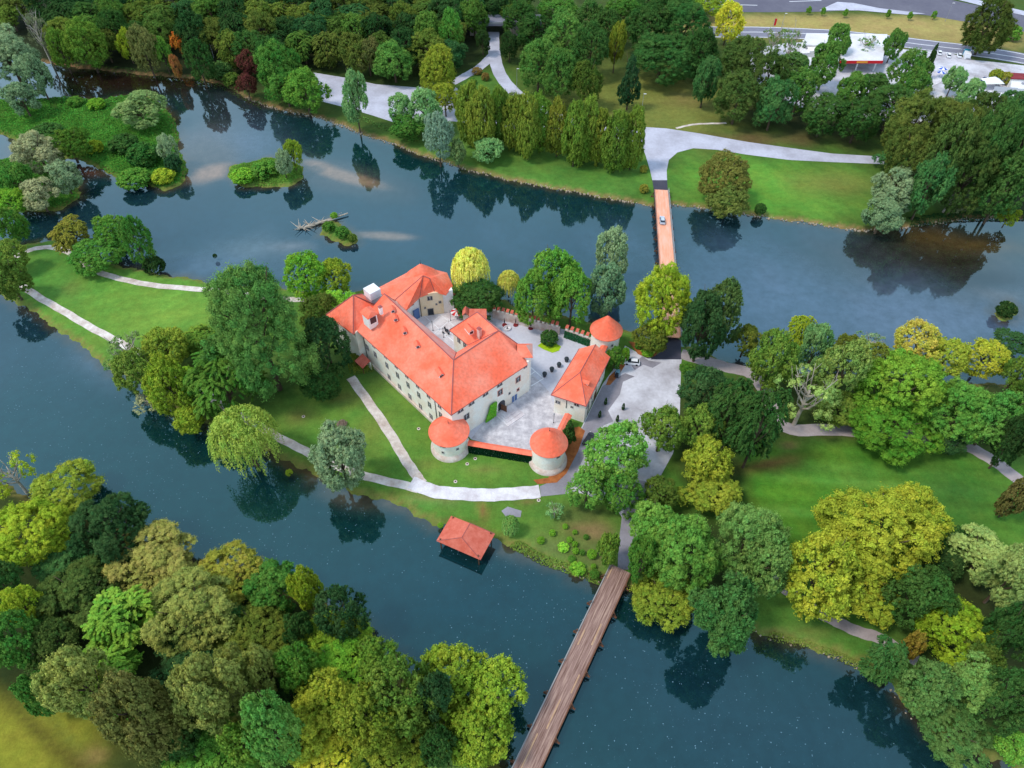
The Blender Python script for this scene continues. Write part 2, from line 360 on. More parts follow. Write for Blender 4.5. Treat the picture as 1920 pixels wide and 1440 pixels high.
# foliage colours (real leaf albedos)
FC = dict(dk=(30,52,26), dg=(44,76,34), mg=(70,112,34), bg=(104,150,30), lg=(128,176,40), yg=(140,152,24), ye=(178,160,20), gold=(188,166,60),
          ol=(98,104,34), br=(104,88,38), or_=(206,110,26), rd=(92,34,42), sv=(128,146,112), svd=(104,126,96), po=(138,140,78), bl=(38,98,62),
          gr=(96,120,66), beige=(150,146,112), kh=(112,106,60), pg=(116,158,74), lime=(150,196,20), gy=(104,104,84))
n_tree = 0
KN = {'round': 'broadleaf_tree', 'dome': 'broadleaf_tree', 'fine': 'willow_tree', 'weep': 'weeping_willow', 'column': 'columnar_tree',
      'cone': 'conifer_tree', 'fan': 'beech_tree', 'sparse': 'sparse_tree', 'ball': 'round_shrub'}
KC = {'ball': 'shrub'}
def tree(px, py, wpx, hpx, kind, col, label, group=None, z0=None, name=None, cat=None, minv=.5, low=.22):
    """px, py: middle of the crown in the photograph; wpx, hpx: its size there"""
    global n_tree
    zc = 8.0
    for _ in range(4):
        p = G(px, py, zc); D = depth(p); th = depr(p)
        r = wpx/2*D/FPX; e = hpx/2*D/FPX
        v2 = (e*e-(r*math.sin(th))**2)/math.cos(th)**2
        v = math.sqrt(v2) if v2 > (minv*r)**2 else minv*r
        v = min(v, 2.6*r+1)
        zc = v*(1+low)
        if kind in ('ball',): zc = v*.85
    n_tree += 1; i = n_tree
    base = (p.x, p.y, 0.0 if z0 is None else z0)
    t = empty(name or KN[kind], base)
    small = r < 1.6
    tag(t, label, cat or KC.get(kind, 'tree'), group)
    cls = 's' if r < 3.0 else ('m' if r < 7.0 else ('l' if r < 12 else 'h'))
    if kind == 'ball' and cls == 'm': cls = 's'
    nv = 3 if (kind, cls) in (('round', 'm'), ('dome', 'm'), ('fine', 'm'), ('round', 'l')) else 2
    me = proto(kind, cls, i % nv)
    c = bpy.data.objects.new('crown' if kind != 'ball' else 'foliage', me); link(c, t)
    c.location = (0, 0, zc-base[2]); c.scale = (r*.94, r*.94, v*.94)
    c.rotation_euler = (0, 0, (i*2.399) % 6.283)
    rr, gg, bb = FC[col] if isinstance(col, str) else col
    rr, gg, bb = rr*.80+94*.20, gg*.80+122*.20, bb*.80+42*.20; k = 1.68; j = 1+.10*math.sin(i*1.7)
    lc = C(rr, gg, bb); c.color = (min(lc[0]*k*j, .85), min(lc[1]*k*j, .85), min(lc[2]*k*j, .85), 1)
    if kind != 'ball':
        k = bpy.data.objects.new('trunk', TRS if kind == 'sparse' else TR[i % 3]); link(k, t)
        k.location = (0, 0, 0); k.scale = (r*.8, r*.8, zc+.3*v); k.rotation_euler = (0, 0, i)
    return t
# ------------------------------------------------------------------ the ground: one sheet, the river cut into it
WZ = -0.9
def poly(pts, z=0.0): return np.array([[G(x, y, z).x, G(x, y, z).y] for x, y in pts])
N_SHORE = [(-500,60),(-200,85),(0,104),(90,118),(150,128),(200,133),(260,140),(330,145),(380,150),(420,160),(460,182),(500,199),(560,213),(600,221),(640,235),(690,255),(740,270),(790,291),(850,309),(880,319),(940,334),(1000,347),(1060,357),(1120,368),(1180,379),(1225,386),(1262,384),(1310,389),(1360,397),(1420,406),(1500,416),(1560,425),(1620,434),(1680,427),(1720,422),(1790,413),(1850,408),(1920,411),(2200,400),(2700,380)]
big = poly(N_SHORE, WZ)
north = np.concatenate([big, [[3500, big[-1][1]], [3500, 6000], [-3500, 6000], [-3500, big[0][1]]]])
islet = poly([(-400,160),(0,186),(40,190),(95,184),(140,182),(185,190),(210,184),(262,176),(300,192),(328,222),(338,258),(334,276),(348,300),(354,322),(343,346),(310,357),(270,346),(210,331),(180,312),(150,300),(110,296),(60,282),(30,262),(0,252),(-400,215)], WZ)
islet2 = poly([(-400,290),(0,300),(30,294),(80,300),(122,314),(148,340),(152,372),(112,394),(60,398),(20,394),(-400,430)], WZ)
islet3 = poly([(425,330),(432,312),(470,305),(500,296),(540,300),(568,312),(570,334),(548,348),(500,352),(452,349)], WZ)
isleR = poly([(1864,588),(1874,570),(1892,566),(1908,574),(1912,590),(1898,602),(1878,600)], WZ)
isleD = poly([(600,425),(620,410),(640,425),(668,440),(672,455),(650,460),(620,450),(600,440)], WZ)
castle_isle = poly([(-900,430),(-200,440),(0,462),(18,470),(50,457),(100,451),(150,472),(200,492),(250,504),(300,514),(350,522),(400,531),(430,534),(530,542),(600,547),(650,549),(700,543),(725,535),(760,529),(850,532),(900,543),(935,557),(960,573),(985,585),(1050,592),(1100,602),(1160,614),(1195,630),(1240,641),(1290,652),(1335,668),(1378,684),(1420,690),(1500,700),(1600,708),(1700,716),(1800,722),(1920,716),(2300,700),(3000,690),
  (3000,1700),(2200,1560),(1950,1480),(1880,1432),(1800,1400),(1745,1372),(1700,1330),(1672,1285),(1640,1258),(1600,1243),(1560,1227),(1520,1213),(1480,1202),(1430,1192),(1380,1172),(1320,1150),(1250,1125),(1190,1098),(1150,1092),(1105,1086),(1061,1066),(1022,1055),(993,1040),(962,1025),(928,1009),(890,992),(850,986),(819,984),(790,970),(760,950),(720,940),(680,930),(640,912),(607,900),(580,888),(548,868),(515,850),(480,835),(420,810),(350,780),(290,735),(250,712),(218,698),(180,672),(150,648),(140,641),(107,616),(62,586),(27,565),(0,552),(-200,480),(-900,470)], WZ)
south = poly([(-900,780),(-200,850),(0,905),(60,935),(160,965),(270,1015),(350,1055),(480,1085),(590,1125),(680,1175),(735,1235),(772,1290),(830,1360),(900,1420),(960,1445),(985,1475),(1020,1530),(1100,1640)], WZ)
south = np.concatenate([south, [[25, -40], [3500, -40], [3500, -3000], [-3500, -3000], [-3500, float(south[0][1])]]])
LAND = [north, islet, islet2, islet3, isleR, isleD, castle_isle, south]

def sdist(X, Y, pg):
    """signed distance to a polygon, positive inside"""
    n = len(pg); best = np.full(X.shape, 1e9); ins = np.zeros(X.shape, bool)
    for i in range(n):
        x0, y0 = pg[i]; x1, y1 = pg[(i+1) % n]; dx, dy = x1-x0, y1-y0; L = dx*dx+dy*dy+1e-12
        t = np.clip(((X-x0)*dx+(Y-y0)*dy)/L, 0, 1); d = (X-x0-t*dx)**2+(Y-y0-t*dy)**2; best = np.minimum(best, d)
        if y0 != y1:
            c = ((y0 > Y) != (y1 > Y)) & (X < x0+(Y-y0)*dx/(y1-y0)); ins ^= c
    d = np.sqrt(best); return np.where(ins, d, -d)
def axis(lo, hi, st, far): 
    a = [lo]; s = st
    while a[0] > -far: s *= 1.35; a.insert(0, a[0]-s)
    a += list(np.arange(lo+st, hi, st)); s = st
    while a[-1] < far: s *= 1.35; a.append(a[-1]+s)
    return np.array(a)
XS = axis(-330, 330, 1.15, 4500); YS = axis(20, 440, 1.15, 5000)
GX, GY = np.meshgrid(XS, YS); GX = GX.ravel(); GY = GY.ravel()
wob = .55*np.sin(GX*.45+GY*.2)+.5*np.sin(GX*.9-GY*.75)+.4*np.sin(GX*1.9+GY*1.3)
SD = np.full(GX.shape, -1e9)
for pg in LAND: SD = np.maximum(SD, sdist(GX, GY, pg))
SDW = SD+wob*.7
# bank profile: waterline at WZ where SD = 0
HZ = np.where(SDW > 0, np.clip(WZ+SDW*.5, WZ, 0), np.clip(WZ+SDW*.45, -3.4, WZ))
HZ = np.where((np.abs(GX) > 1500) | (GY > 1500) | (GY < -300), 0.0, HZ)
def srgb(c): 
    c = np.asarray(c, float)/255; return np.where(c > .04, ((c+.055)/1.055)**2.4, c/12.92)
COL = np.tile(srgb((88,128,50)), (len(GX), 1))
# forest floors
def pxy(): 
    """photo pixel of every ground vertex, used only to say where each tract of ground lies"""
    z = CH; dep = GY*math.cos(PITCH)+z*math.sin(PITCH); dep = np.maximum(dep, 1)
    return 960+FPX*GX/dep, 720-FPX*(GY*math.sin(PITCH)-z*math.cos(PITCH))/dep
PX, PY = pxy()
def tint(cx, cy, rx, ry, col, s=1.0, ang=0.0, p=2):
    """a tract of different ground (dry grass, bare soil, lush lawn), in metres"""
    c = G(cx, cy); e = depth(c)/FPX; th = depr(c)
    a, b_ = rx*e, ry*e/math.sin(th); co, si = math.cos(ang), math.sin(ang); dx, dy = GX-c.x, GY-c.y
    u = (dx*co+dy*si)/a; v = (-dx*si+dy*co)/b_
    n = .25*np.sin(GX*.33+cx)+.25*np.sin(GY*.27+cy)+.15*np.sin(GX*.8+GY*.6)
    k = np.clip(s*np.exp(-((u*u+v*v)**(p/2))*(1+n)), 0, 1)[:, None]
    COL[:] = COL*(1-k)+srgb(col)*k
nsd = sdist(GX, GY, north); ssd = sdist(GX, GY, south); isd = sdist(GX, GY, castle_isle)
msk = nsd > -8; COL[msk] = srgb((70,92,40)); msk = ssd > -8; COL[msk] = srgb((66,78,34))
msk = (sdist(GX, GY, islet) > -6) | (sdist(GX, GY, islet2) > -6); COL[msk] = srgb((64,112,36))
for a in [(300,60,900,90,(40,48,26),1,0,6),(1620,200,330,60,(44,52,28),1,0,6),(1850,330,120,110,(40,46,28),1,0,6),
          (900,290,280,40,(92,134,54),.9),(1060,350,200,30,(84,136,56),.9),(1440,350,200,60,(96,150,54),1),(1560,345,90,24,(122,120,60),.7),
          (1250,190,140,60,(122,128,62),1,0,4),(1110,170,70,60,(118,124,58),.9),(1280,185,40,16,(134,116,70),.5),(1400,262,130,12,(110,90,58),.8),
          (1560,48,420,18,(168,152,92),1,-.02,4),(1450,50,120,14,(160,146,84),.8),(1800,75,200,14,(162,146,88),.9),
          (950,165,60,50,(84,112,46),.9),(900,160,40,25,(80,122,48),.9),(660,140,140,14,(58,76,34),.9),
          (260,560,220,60,(104,150,58),.8),(300,600,140,40,(118,150,60),.6),(110,520,80,50,(84,136,56),.7),(130,540,24,14,(110,112,60),.4),
          (400,830,280,200,(58,74,32),.8,0,6),(600,790,120,70,(98,138,54),1,0,4),(760,790,90,70,(100,140,56),1,0,4),(880,880,110,34,(100,142,56),1,0,4),(660,930,120,16,(128,138,52),.5),
          (560,780,30,20,(122,112,62),.6),(700,800,40,26,(122,126,60),.5),(905,880,40,8,(140,128,72),.5),(800,870,26,12,(124,122,62),.5),(640,745,40,14,(112,104,56),.6),(845,640,200,60,(110,112,80),.5),
          (780,945,90,14,(84,140,60),.8),(820,930,60,10,(140,118,84),.6),(1090,990,50,20,(140,104,78),.8),(1115,1000,20,16,(150,112,86),.7),(960,1000,80,22,(96,140,52),.8),(1040,1025,60,20,(112,116,70),.6),(1120,1045,40,20,(124,108,76),.6),(1100,960,60,14,(84,76,50),.6),
          (905,958,8,18,(160,104,70),.6,.3),(990,940,16,6,(140,96,70),.5),
          (1600,930,330,120,(78,124,38),1,0,6),(1460,900,70,36,(84,138,40),.8),(1560,880,260,14,(92,140,58),.5,-.06),(1680,910,240,8,(104,150,66),.5,-.08),(1480,960,120,7,(104,150,66),.4,-.08),(1800,930,90,60,(60,104,44),.7),(1440,870,70,10,(120,84,50),.85,.25),(1480,835,20,8,(140,104,76),.7),(1560,810,80,8,(110,84,60),.7),
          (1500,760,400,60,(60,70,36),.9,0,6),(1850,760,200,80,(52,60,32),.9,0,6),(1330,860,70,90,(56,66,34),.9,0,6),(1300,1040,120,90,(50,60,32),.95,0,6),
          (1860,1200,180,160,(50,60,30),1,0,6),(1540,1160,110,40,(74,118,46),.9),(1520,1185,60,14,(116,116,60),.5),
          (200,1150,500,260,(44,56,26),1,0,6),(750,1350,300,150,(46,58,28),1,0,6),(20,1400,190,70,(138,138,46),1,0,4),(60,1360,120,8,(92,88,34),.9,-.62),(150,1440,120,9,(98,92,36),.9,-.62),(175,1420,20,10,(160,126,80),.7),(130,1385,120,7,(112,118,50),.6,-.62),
          (1220,640,30,10,(96,112,50),.5)]:
    tint(*a)
mow = np.exp(-(((PX-1600)/300)**4+((PY-930)/110)**4))      # mowing passes on the park lawn
mow2 = np.exp(-(((PX-250)/200)**4+((PY-560)/60)**4))
COL *= (1+.10*mow*np.sin(GY*1.25+GX*.16+.6*np.sin(GX*.05))+.05*mow2*np.sin(GY*1.1-GX*.5))[:, None]
edge = np.clip(1-np.abs(SDW-.5)/1.3, 0, 1)[:, None]*.85
ebank = np.where((nsd > -6)[:, None], srgb((150,116,80)), srgb((132,120,66)))
COL = (COL*(1-edge)+ebank*edge)*.93
nx, ny = len(XS), len(YS)
def grid_mesh(name, z, col, mt, keep=None, cname='Col', smooth=True):
    me = bpy.data.meshes.new(name); nv = nx*ny
    me.vertices.add(nv); me.vertices.foreach_set('co', np.stack([GX, GY, z], 1).reshape(-1).astype(np.float32))
    I, J = np.meshgrid(np.arange(nx-1), np.arange(ny-1)); a = (J*nx+I).ravel(); F = np.stack([a, a+1, a+1+nx, a+nx], 1)
    if keep is not None: F = F[keep[F].any(1)]
    n = len(F); me.loops.add(4*n); me.loops.foreach_set('vertex_index', F.reshape(-1).astype(np.int32))
    me.polygons.add(n); me.polygons.foreach_set('loop_start', np.arange(0, 4*n, 4, dtype=np.int32)); me.polygons.foreach_set('loop_total', np.full(n, 4, dtype=np.int32))
    ca = me.color_attributes.new(cname, 'FLOAT_COLOR', 'POINT'); ca.data.foreach_set('color', np.concatenate([col, np.ones((nv, 1))], 1).reshape(-1).astype(np.float32))
    me.materials.append(mt); me.update(calc_edges=True); me.polygons.foreach_set('use_smooth', [smooth]*n)
    o = bpy.data.objects.new(name, me); link(o); return o
def ground_mat():
    m = bpy.data.materials.new('ground'); m.use_nodes = True; nt = m.node_tree; n = nt.nodes; l = nt.links; b = n['Principled BSDF']
    b.inputs['Roughness'].default_value = .95; b.inputs['Specular IOR Level'].default_value = .1
    a = n.new('ShaderNodeVertexColor'); a.layer_name = 'Col'; t = n.new('ShaderNodeTexCoord')
    def nz(s, d, lo, hi, rough=.6, sc_=(1, 1, 1)):
        mp = n.new('ShaderNodeMapping'); mp.inputs['Scale'].default_value = sc_; l.new(t.outputs['Object'], mp.inputs[0])
        q = n.new('ShaderNodeTexNoise'); q.inputs['Scale'].default_value = s; q.inputs['Detail'].default_value = d; q.inputs['Roughness'].default_value = rough; l.new(mp.outputs[0], q.inputs['Vector'])
        r = n.new('ShaderNodeMapRange'); r.inputs[1].default_value = .3; r.inputs[2].default_value = .7; r.inputs[3].default_value = lo; r.inputs[4].default_value = hi; l.new(q.outputs[0], r.inputs[0]); return q, r
    q1, r1 = nz(.06, 5, .80, 1.18, .7); q2, r2 = nz(.55, 5, .80, 1.2, .75); q3, r3 = nz(2.5, 4, .86, 1.14, .7)
    m1 = n.new('ShaderNodeMath'); m1.operation = 'MULTIPLY'; l.new(r1.outputs[0], m1.inputs[0]); l.new(r2.outputs[0], m1.inputs[1])
    m2 = n.new('ShaderNodeMath'); m2.operation = 'MULTIPLY'; l.new(m1.outputs[0], m2.inputs[0]); l.new(r3.outputs[0], m2.inputs[1])
    hq, hr = nz(.13, 5, .478, .515, .7); hs = n.new('ShaderNodeHueSaturation'); l.new(hr.outputs[0], hs.inputs['Hue']); l.new(a.outputs[0], hs.inputs['Color']); l.new(m2.outputs[0], hs.inputs['Value'])
    l.new(hs.outputs[0], b.inputs['Base Color'])
    bu = n.new('ShaderNodeBump'); bu.inputs['Strength'].default_value = .5; bu.inputs['Distance'].default_value = .15; l.new(q3.outputs[0], bu.inputs['Height']); l.new(bu.outputs[0], b.inputs['Normal'])
    return m
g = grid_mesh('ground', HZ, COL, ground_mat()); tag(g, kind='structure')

# ------------------------------------------------------------------ water: river bed tones, with reflected sky painted into the upper right channel
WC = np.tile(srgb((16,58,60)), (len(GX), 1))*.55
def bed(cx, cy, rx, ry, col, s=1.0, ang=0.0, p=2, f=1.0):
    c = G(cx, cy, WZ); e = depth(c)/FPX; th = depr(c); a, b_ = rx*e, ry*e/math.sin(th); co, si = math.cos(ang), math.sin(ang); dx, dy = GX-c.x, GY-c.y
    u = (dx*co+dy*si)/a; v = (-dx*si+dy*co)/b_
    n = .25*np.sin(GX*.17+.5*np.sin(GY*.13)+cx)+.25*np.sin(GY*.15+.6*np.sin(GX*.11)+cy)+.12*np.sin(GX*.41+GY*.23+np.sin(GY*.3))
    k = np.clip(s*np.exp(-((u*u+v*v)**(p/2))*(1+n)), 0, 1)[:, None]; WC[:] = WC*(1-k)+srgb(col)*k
for a in [(300,430,330,110,(21,41,53),.8),(800,440,420,90,(17,41,59),.8),(1400,560,300,110,(64,82,104),.8),(1750,600,260,80,(84,96,118),.75),  # the last two paint sky reflection into the water colour, not bed
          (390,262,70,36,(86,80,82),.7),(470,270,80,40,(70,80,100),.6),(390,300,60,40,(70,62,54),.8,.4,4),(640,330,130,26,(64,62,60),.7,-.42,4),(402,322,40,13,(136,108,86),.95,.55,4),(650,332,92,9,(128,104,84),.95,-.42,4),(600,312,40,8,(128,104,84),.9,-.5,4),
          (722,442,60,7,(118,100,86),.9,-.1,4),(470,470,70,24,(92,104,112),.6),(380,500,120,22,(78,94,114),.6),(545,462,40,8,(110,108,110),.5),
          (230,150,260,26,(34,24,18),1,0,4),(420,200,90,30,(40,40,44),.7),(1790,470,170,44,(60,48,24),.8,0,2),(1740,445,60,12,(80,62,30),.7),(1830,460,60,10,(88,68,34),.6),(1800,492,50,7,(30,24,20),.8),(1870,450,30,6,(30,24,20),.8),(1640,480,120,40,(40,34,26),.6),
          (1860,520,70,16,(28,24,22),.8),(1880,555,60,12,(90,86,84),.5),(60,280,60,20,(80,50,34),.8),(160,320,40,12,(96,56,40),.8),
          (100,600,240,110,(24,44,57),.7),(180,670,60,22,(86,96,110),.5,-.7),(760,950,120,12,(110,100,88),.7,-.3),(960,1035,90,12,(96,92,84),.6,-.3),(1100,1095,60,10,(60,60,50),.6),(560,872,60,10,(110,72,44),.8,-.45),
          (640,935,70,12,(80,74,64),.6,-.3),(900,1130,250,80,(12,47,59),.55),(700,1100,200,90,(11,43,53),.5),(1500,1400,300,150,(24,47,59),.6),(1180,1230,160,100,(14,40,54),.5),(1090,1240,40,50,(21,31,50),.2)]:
    bed(*a)
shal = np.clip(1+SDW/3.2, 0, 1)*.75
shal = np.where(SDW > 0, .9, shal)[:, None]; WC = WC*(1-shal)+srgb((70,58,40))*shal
def water_mat():
    m = bpy.data.materials.new('river_water'); m.use_nodes = True; nt = m.node_tree; n = nt.nodes; l = nt.links; b = n['Principled BSDF']
    a = n.new('ShaderNodeVertexColor'); a.layer_name = 'BedSheen'; t = n.new('ShaderNodeTexCoord')
    q = n.new('ShaderNodeTexNoise'); q.inputs['Scale'].default_value = .35; q.inputs['Detail'].default_value = 5; q.inputs['Roughness'].default_value = .7; l.new(t.outputs['Object'], q.inputs['Vector'])
    r = n.new('ShaderNodeMapRange'); r.inputs[1].default_value = .3; r.inputs[2].default_value = .7; r.inputs[3].default_value = .75; r.inputs[4].default_value = 1.25; l.new(q.outputs[0], r.inputs[0])
    v = n.new('ShaderNodeVectorMath'); v.operation = 'MULTIPLY'; l.new(a.outputs[0], v.inputs[0]); l.new(r.outputs[0], v.inputs[1]); l.new(v.outputs[0], b.inputs['Base Color'])
    b.inputs['Roughness'].default_value = .03; b.inputs['IOR'].default_value = 1.95; b.inputs['Specular Tint'].default_value = (.50, .92, .97, 1); b.inputs['Specular IOR Level'].default_value = .5
    w1 = n.new('ShaderNodeTexNoise'); w1.inputs['Scale'].default_value = .9; w1.inputs['Detail'].default_value = 3; l.new(t.outputs['Object'], w1.inputs['Vector'])
    bu = n.new('ShaderNodeBump'); bu.inputs['Strength'].default_value = .02; bu.inputs['Distance'].default_value = .1; l.new(w1.outputs[0], bu.inputs['Height']); l.new(bu.outputs[0], b.inputs['Normal'])
    return m
wo = grid_mesh('water', np.full(GX.shape, WZ), WC, water_mat(), keep=SDW < 2.5, cname='BedSheen'); tag(wo, kind='structure')

# ------------------------------------------------------------------ roads and paths
def ribbon(name, pts, width, mt, z=.03, kerb=None, kind='structure'):
    P = [G(x, y) for x, y in pts]; Q = []
    for i in range(len(P)-1):      # Catmull-Rom
        p0, p1, p2, p3 = P[max(i-1, 0)], P[i], P[i+1], P[min(i+2, len(P)-1)]
        for k in range(6):
            t = k/6; Q.append(.5*((2*p1)+(p2-p0)*t+(2*p0-5*p1+4*p2-p3)*t*t+(3*p1-p0-3*p2+p3)*t**3))
    Q.append(P[-1]); vs = []; n = len(Q)
    for i, q in enumerate(Q):
        d = Q[min(i+1, n-1)]-Q[max(i-1, 0)]; nn = Vector((-d.y, d.x, 0)).normalized()
        ww = width if not isinstance(width, (list, tuple)) else width[0]+(width[1]-width[0])*i/(n-1)
        j = .09*math.sin(i*1.9)+.08*math.sin(i*.7+1)
        vs += [(q.x+nn.x*(ww/2+j), q.y+nn.y*(ww/2+j), z), (q.x-nn.x*(ww/2-j), q.y-nn.y*(ww/2-j), z)]
    mb = MB(); mb.add(vs, [(2*i+1, 2*i+3, 2*i+2, 2*i) for i in range(n-1)]); o = mb.build(name, mt)
    return tag(o, kind=kind)
def sheet(name, pts, mt, z=.03, kind='structure'):
    P = [G(x, y) for x, y in pts]; vs = [(p.x, p.y, z) for p in P]
    ar = sum(P[i].x*P[(i+1) % len(P)].y-P[(i+1) % len(P)].x*P[i].y for i in range(len(P)))
    if ar < 0: vs = vs[::-1]
    bm_ = __import__('bmesh').new(); vv = [bm_.verts.new(v) for v in vs]; bm_.faces.new(vv)
    __import__('bmesh').ops.triangulate(bm_, faces=bm_.faces[:]); me = bpy.data.meshes.new(name); bm_.to_mesh(me); bm_.free(); me.materials.append(mt)
    o = bpy.data.objects.new(name, me); link(o); return tag(o, kind=kind)
ribbon('path', [(28,483),(58,468),(98,464),(130,474),(150,492),(175,506),(230,524),(300,536),(420,547),(520,560),(620,562),(680,556),(725,546),(770,542)], 2.2, M['path'])
ribbon('path', [(34,531),(80,561),(140,596),(200,630),(262,662),(330,705),(420,760),(523,820),(580,850),(640,878),(700,896),(785,917)], 2.3, M['path'], .034)
ribbon('path', [(657,708),(700,766),(745,836),(772,880),(792,906)], 2.5, M['path'], .038)
ribbon('path', [(770,905),(820,922),(880,927),(950,927),(1012,921)], 3.6, M['slab'], .042)
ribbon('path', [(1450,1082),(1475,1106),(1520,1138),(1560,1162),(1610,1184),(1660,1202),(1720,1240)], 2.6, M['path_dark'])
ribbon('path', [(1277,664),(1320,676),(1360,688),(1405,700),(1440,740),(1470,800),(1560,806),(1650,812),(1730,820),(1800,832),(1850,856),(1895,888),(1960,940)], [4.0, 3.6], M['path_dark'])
ribbon('path', [(1268,241),(1290,235),(1320,232),(1362,231)], 1.2, M['path'])
sheet('road', [(1172,648),(1200,664),(1222,672),(1278,672),(1276,720),(1274,800),(1262,850),(1240,890),(1218,930),(1200,975),(1190,1020),(1184,1064),(1160,1064),(1160,1020),(1166,970),(1150,945),(1090,925),(1058,925),(1014,931),(1012,912),(1040,900),(1060,870),(1076,840),(1088,806),(1108,765),(1130,720),(1152,690)], M['lot'], .03)
sheet('road', [(1158,1068),(1160,1015),(1167,965),(1178,930),(1196,900),(1225,905),(1206,950),(1194,990),(1188,1030),(1186,1068)], M['road_old'], .036)
sheet('road', [(1012,912),(1040,900),(1066,868),(1092,835),(1108,800),(1122,772),(1136,778),(1116,815),(1098,850),(1082,885),(1064,926),(1014,931)], M['road_old'], .036)
sheet('road', [(1246,632),(1277,632),(1277,674),(1220,674),(1232,655)], M['asphalt'], .04)
sheet('road', [(1130,724),(1150,712),(1172,700),(1190,706),(1168,716),(1162,740),(1140,770),(1150,790),(1128,800),(1112,828),(1096,850),(1080,842),(1090,806),(1108,768)], M['road_old'], .042)
sheet('road', [(1204,668),(1216,676),(1240,680),(1224,690),(1206,684),(1190,694),(1184,686)], M['road_old'], .042)
# north bank
sheet('road', [(588,136),(655,147),(705,158),(780,164),(842,158),(858,166),(856,200),(858,228),(800,226),(740,230),(700,217),(650,202),(602,190)], M['road'], .03)
ribbon('road', [(925,60),(926,90),(930,118),(944,150),(972,178),(1000,194)], [5.5, 6.0], M['road'], .034)
ribbon('road', [(820,163),(850,154),(880,138),(905,122),(926,100)], 4.6, M['road'], .038)
ribbon('road', [(840,218),(900,228),(1000,240),(1100,252),(1216,262)], 5.0, M['road'], .026)
ribbon('road', [(985,190),(1030,212),(1090,232),(1150,244),(1216,250)], 5.0, M['road'], .022)
sheet('road', [(1206,238),(1250,241),(1310,250),(1400,266),(1500,280),(1560,288),(1660,294),(1660,308),(1560,304),(1480,300),(1400,290),(1345,281),(1300,278),(1270,286),(1254,300),(1250,320),(1251,342),(1224,342),(1219,320),(1210,290),(1200,265)], M['road'], .034)
sheet('road', [(1223,338),(1251,338),(1252,357),(1226,357)], M['asphalt'], .038)
ribbon('road', [(1330,60),(1400,60),(1480,62),(1560,66),(1640,73),(1740,85),(1830,96),(1930,112),(2060,140)], 13.0, M['highway'], .03)
for off, wd in ((5.9, .3), (0, .3), (-5.9, .3)):
    pts = [(1330,60),(1400,60),(1480,62),(1560,66),(1640,73),(1740,85),(1830,96),(1930,112),(2060,140)]
    o = ribbon('road_marking', pts, wd*1.6, M['white'], .045); o.location = (0, off*1.02, 0)
sheet('road', [(1300,-60),(1300,22),(1440,23),(1540,22),(1600,19),(1660,20),(1740,29),(1830,44),(1960,66),(1960,38),(1880,20),(1770,-3),(1700,-60)], M['highway_d'], .03)
sheet('pavement', [(1536,20),(1556,10),(1570,4),(1600,6),(1650,16),(1735,26),(1700,28),(1610,20)], M['road'], .15)
sheet('pavement', [(1772,-6),(1800,-8),(1880,12),(1960,30),(1960,38),(1880,21)], M['road'], .15)
for q in (((1340,8),(1420,10)), ((1480,3),(1540,1))):
    a, b_ = G(*q[0]), G(*q[1]); mb = MB(); mb.box(((a.x+b_.x)/2, (a.y+b_.y)/2, .045), ((b_-a).length, .5, .01), math.atan2(b_.y-a.y, b_.x-a.x)); tag(mb.build('road_marking', M['white']), kind='structure')
sheet('pavement', [(1405,92),(1480,80),(1560,79),(1700,93),(1780,99),(1820,112),(1870,117),(1960,128),(1960,240),(1800,225),(1700,232),(1600,218),(1500,205),(1410,150)], M['lot'], .034)
# raised deck where the upper road crosses the lane in the north wood
ov = empty('overpass', G(930, 60)); p = ov.location
tag(ov, 'concrete road bridge over the lane at the edge of the north wood', 'bridge')
mb = MB(); mb.box((0, 0, 5.0), (44, 9, .9)); mb.build('deck', M['highway'], ov)
for s in (-1, 1):
    mb = MB(); mb.box((0, s*4.4, 5.9), (44, .25, .9)); mb.build('railing', M['gray'], ov)
    mb = MB(); mb.box((s*9, 0, 2.2), (7, 8.6, 4.6)); mb.build('abutment', M['stone'], ov)

# ------------------------------------------------------------------ castle island paving
YARD = [(884,824),(940,838),(1000,852),(1030,835),(1050,800),(1062,775),(1085,745),(1095,700),(1118,655),(1110,635),(1060,618),(1000,605),(960,592),(925,583),(900,585),(870,572),(846,556),(836,560),(790,592),(770,600),(760,640),(830,720),(850,790)]
sheet('courtyard', YARD, M['paving'], .03)
sheet('courtyard', [(884,822),(940,836),(1000,850),(1030,835),(1048,800),(1058,775),(1040,765),(1030,735),(1012,715),(996,700),(985,728),(960,745),(905,795)], M['cobble'], .036)
sheet('courtyard', [(762,596),(790,590),(836,562),(862,572),(905,592),(862,668)], M['slab'], .036)
for a, b_ in (((994,688),(1019,710)),((1019,710),(996,724)),((1003,697),(994,703)),((795,592),(850,640)),((812,600),(790,620)),((826,592),(800,612)),((846,598),(815,625)),((862,608),(835,632)),((820,585),(868,625))):
    A, B = G(*a), G(*b_); mb = MB(); mb.box(((A.x+B.x)/2, (A.y+B.y)/2, .05), ((B-A).length, .28, .012), math.atan2(B.y-A.y, B.x-A.x)); tag(mb.build('paving_band', M['white']), kind='structure')
sheet('planting_bed', [(1060,806),(1086,800),(1097,808),(1084,846),(1062,888),(1044,905),(1008,908),(1000,900),(1028,896),(1050,868),(1055,835)], M['bark_mulch'], .06)
sheet('planting_bed', [(1136,722),(1142,706),(1160,690),(1168,668),(1176,660),(1180,668),(1174,682),(1158,706),(1144,722)], M['bark_mulch'], .06)
sheet('planting_bed', [(1178,640),(1190,642),(1212,650),(1234,660),(1228,668),(1214,672),(1196,664)], M['bark_mulch'], .06)
sheet('planting_bed', [(1008,649),(1018,640),(1038,642),(1052,650),(1048,658),(1036,662),(1020,656)], M['lime'], .12)
sheet('paving_band', [(940,958),(952,950),(978,958),(976,970),(948,968)], M['road_old'], .04)

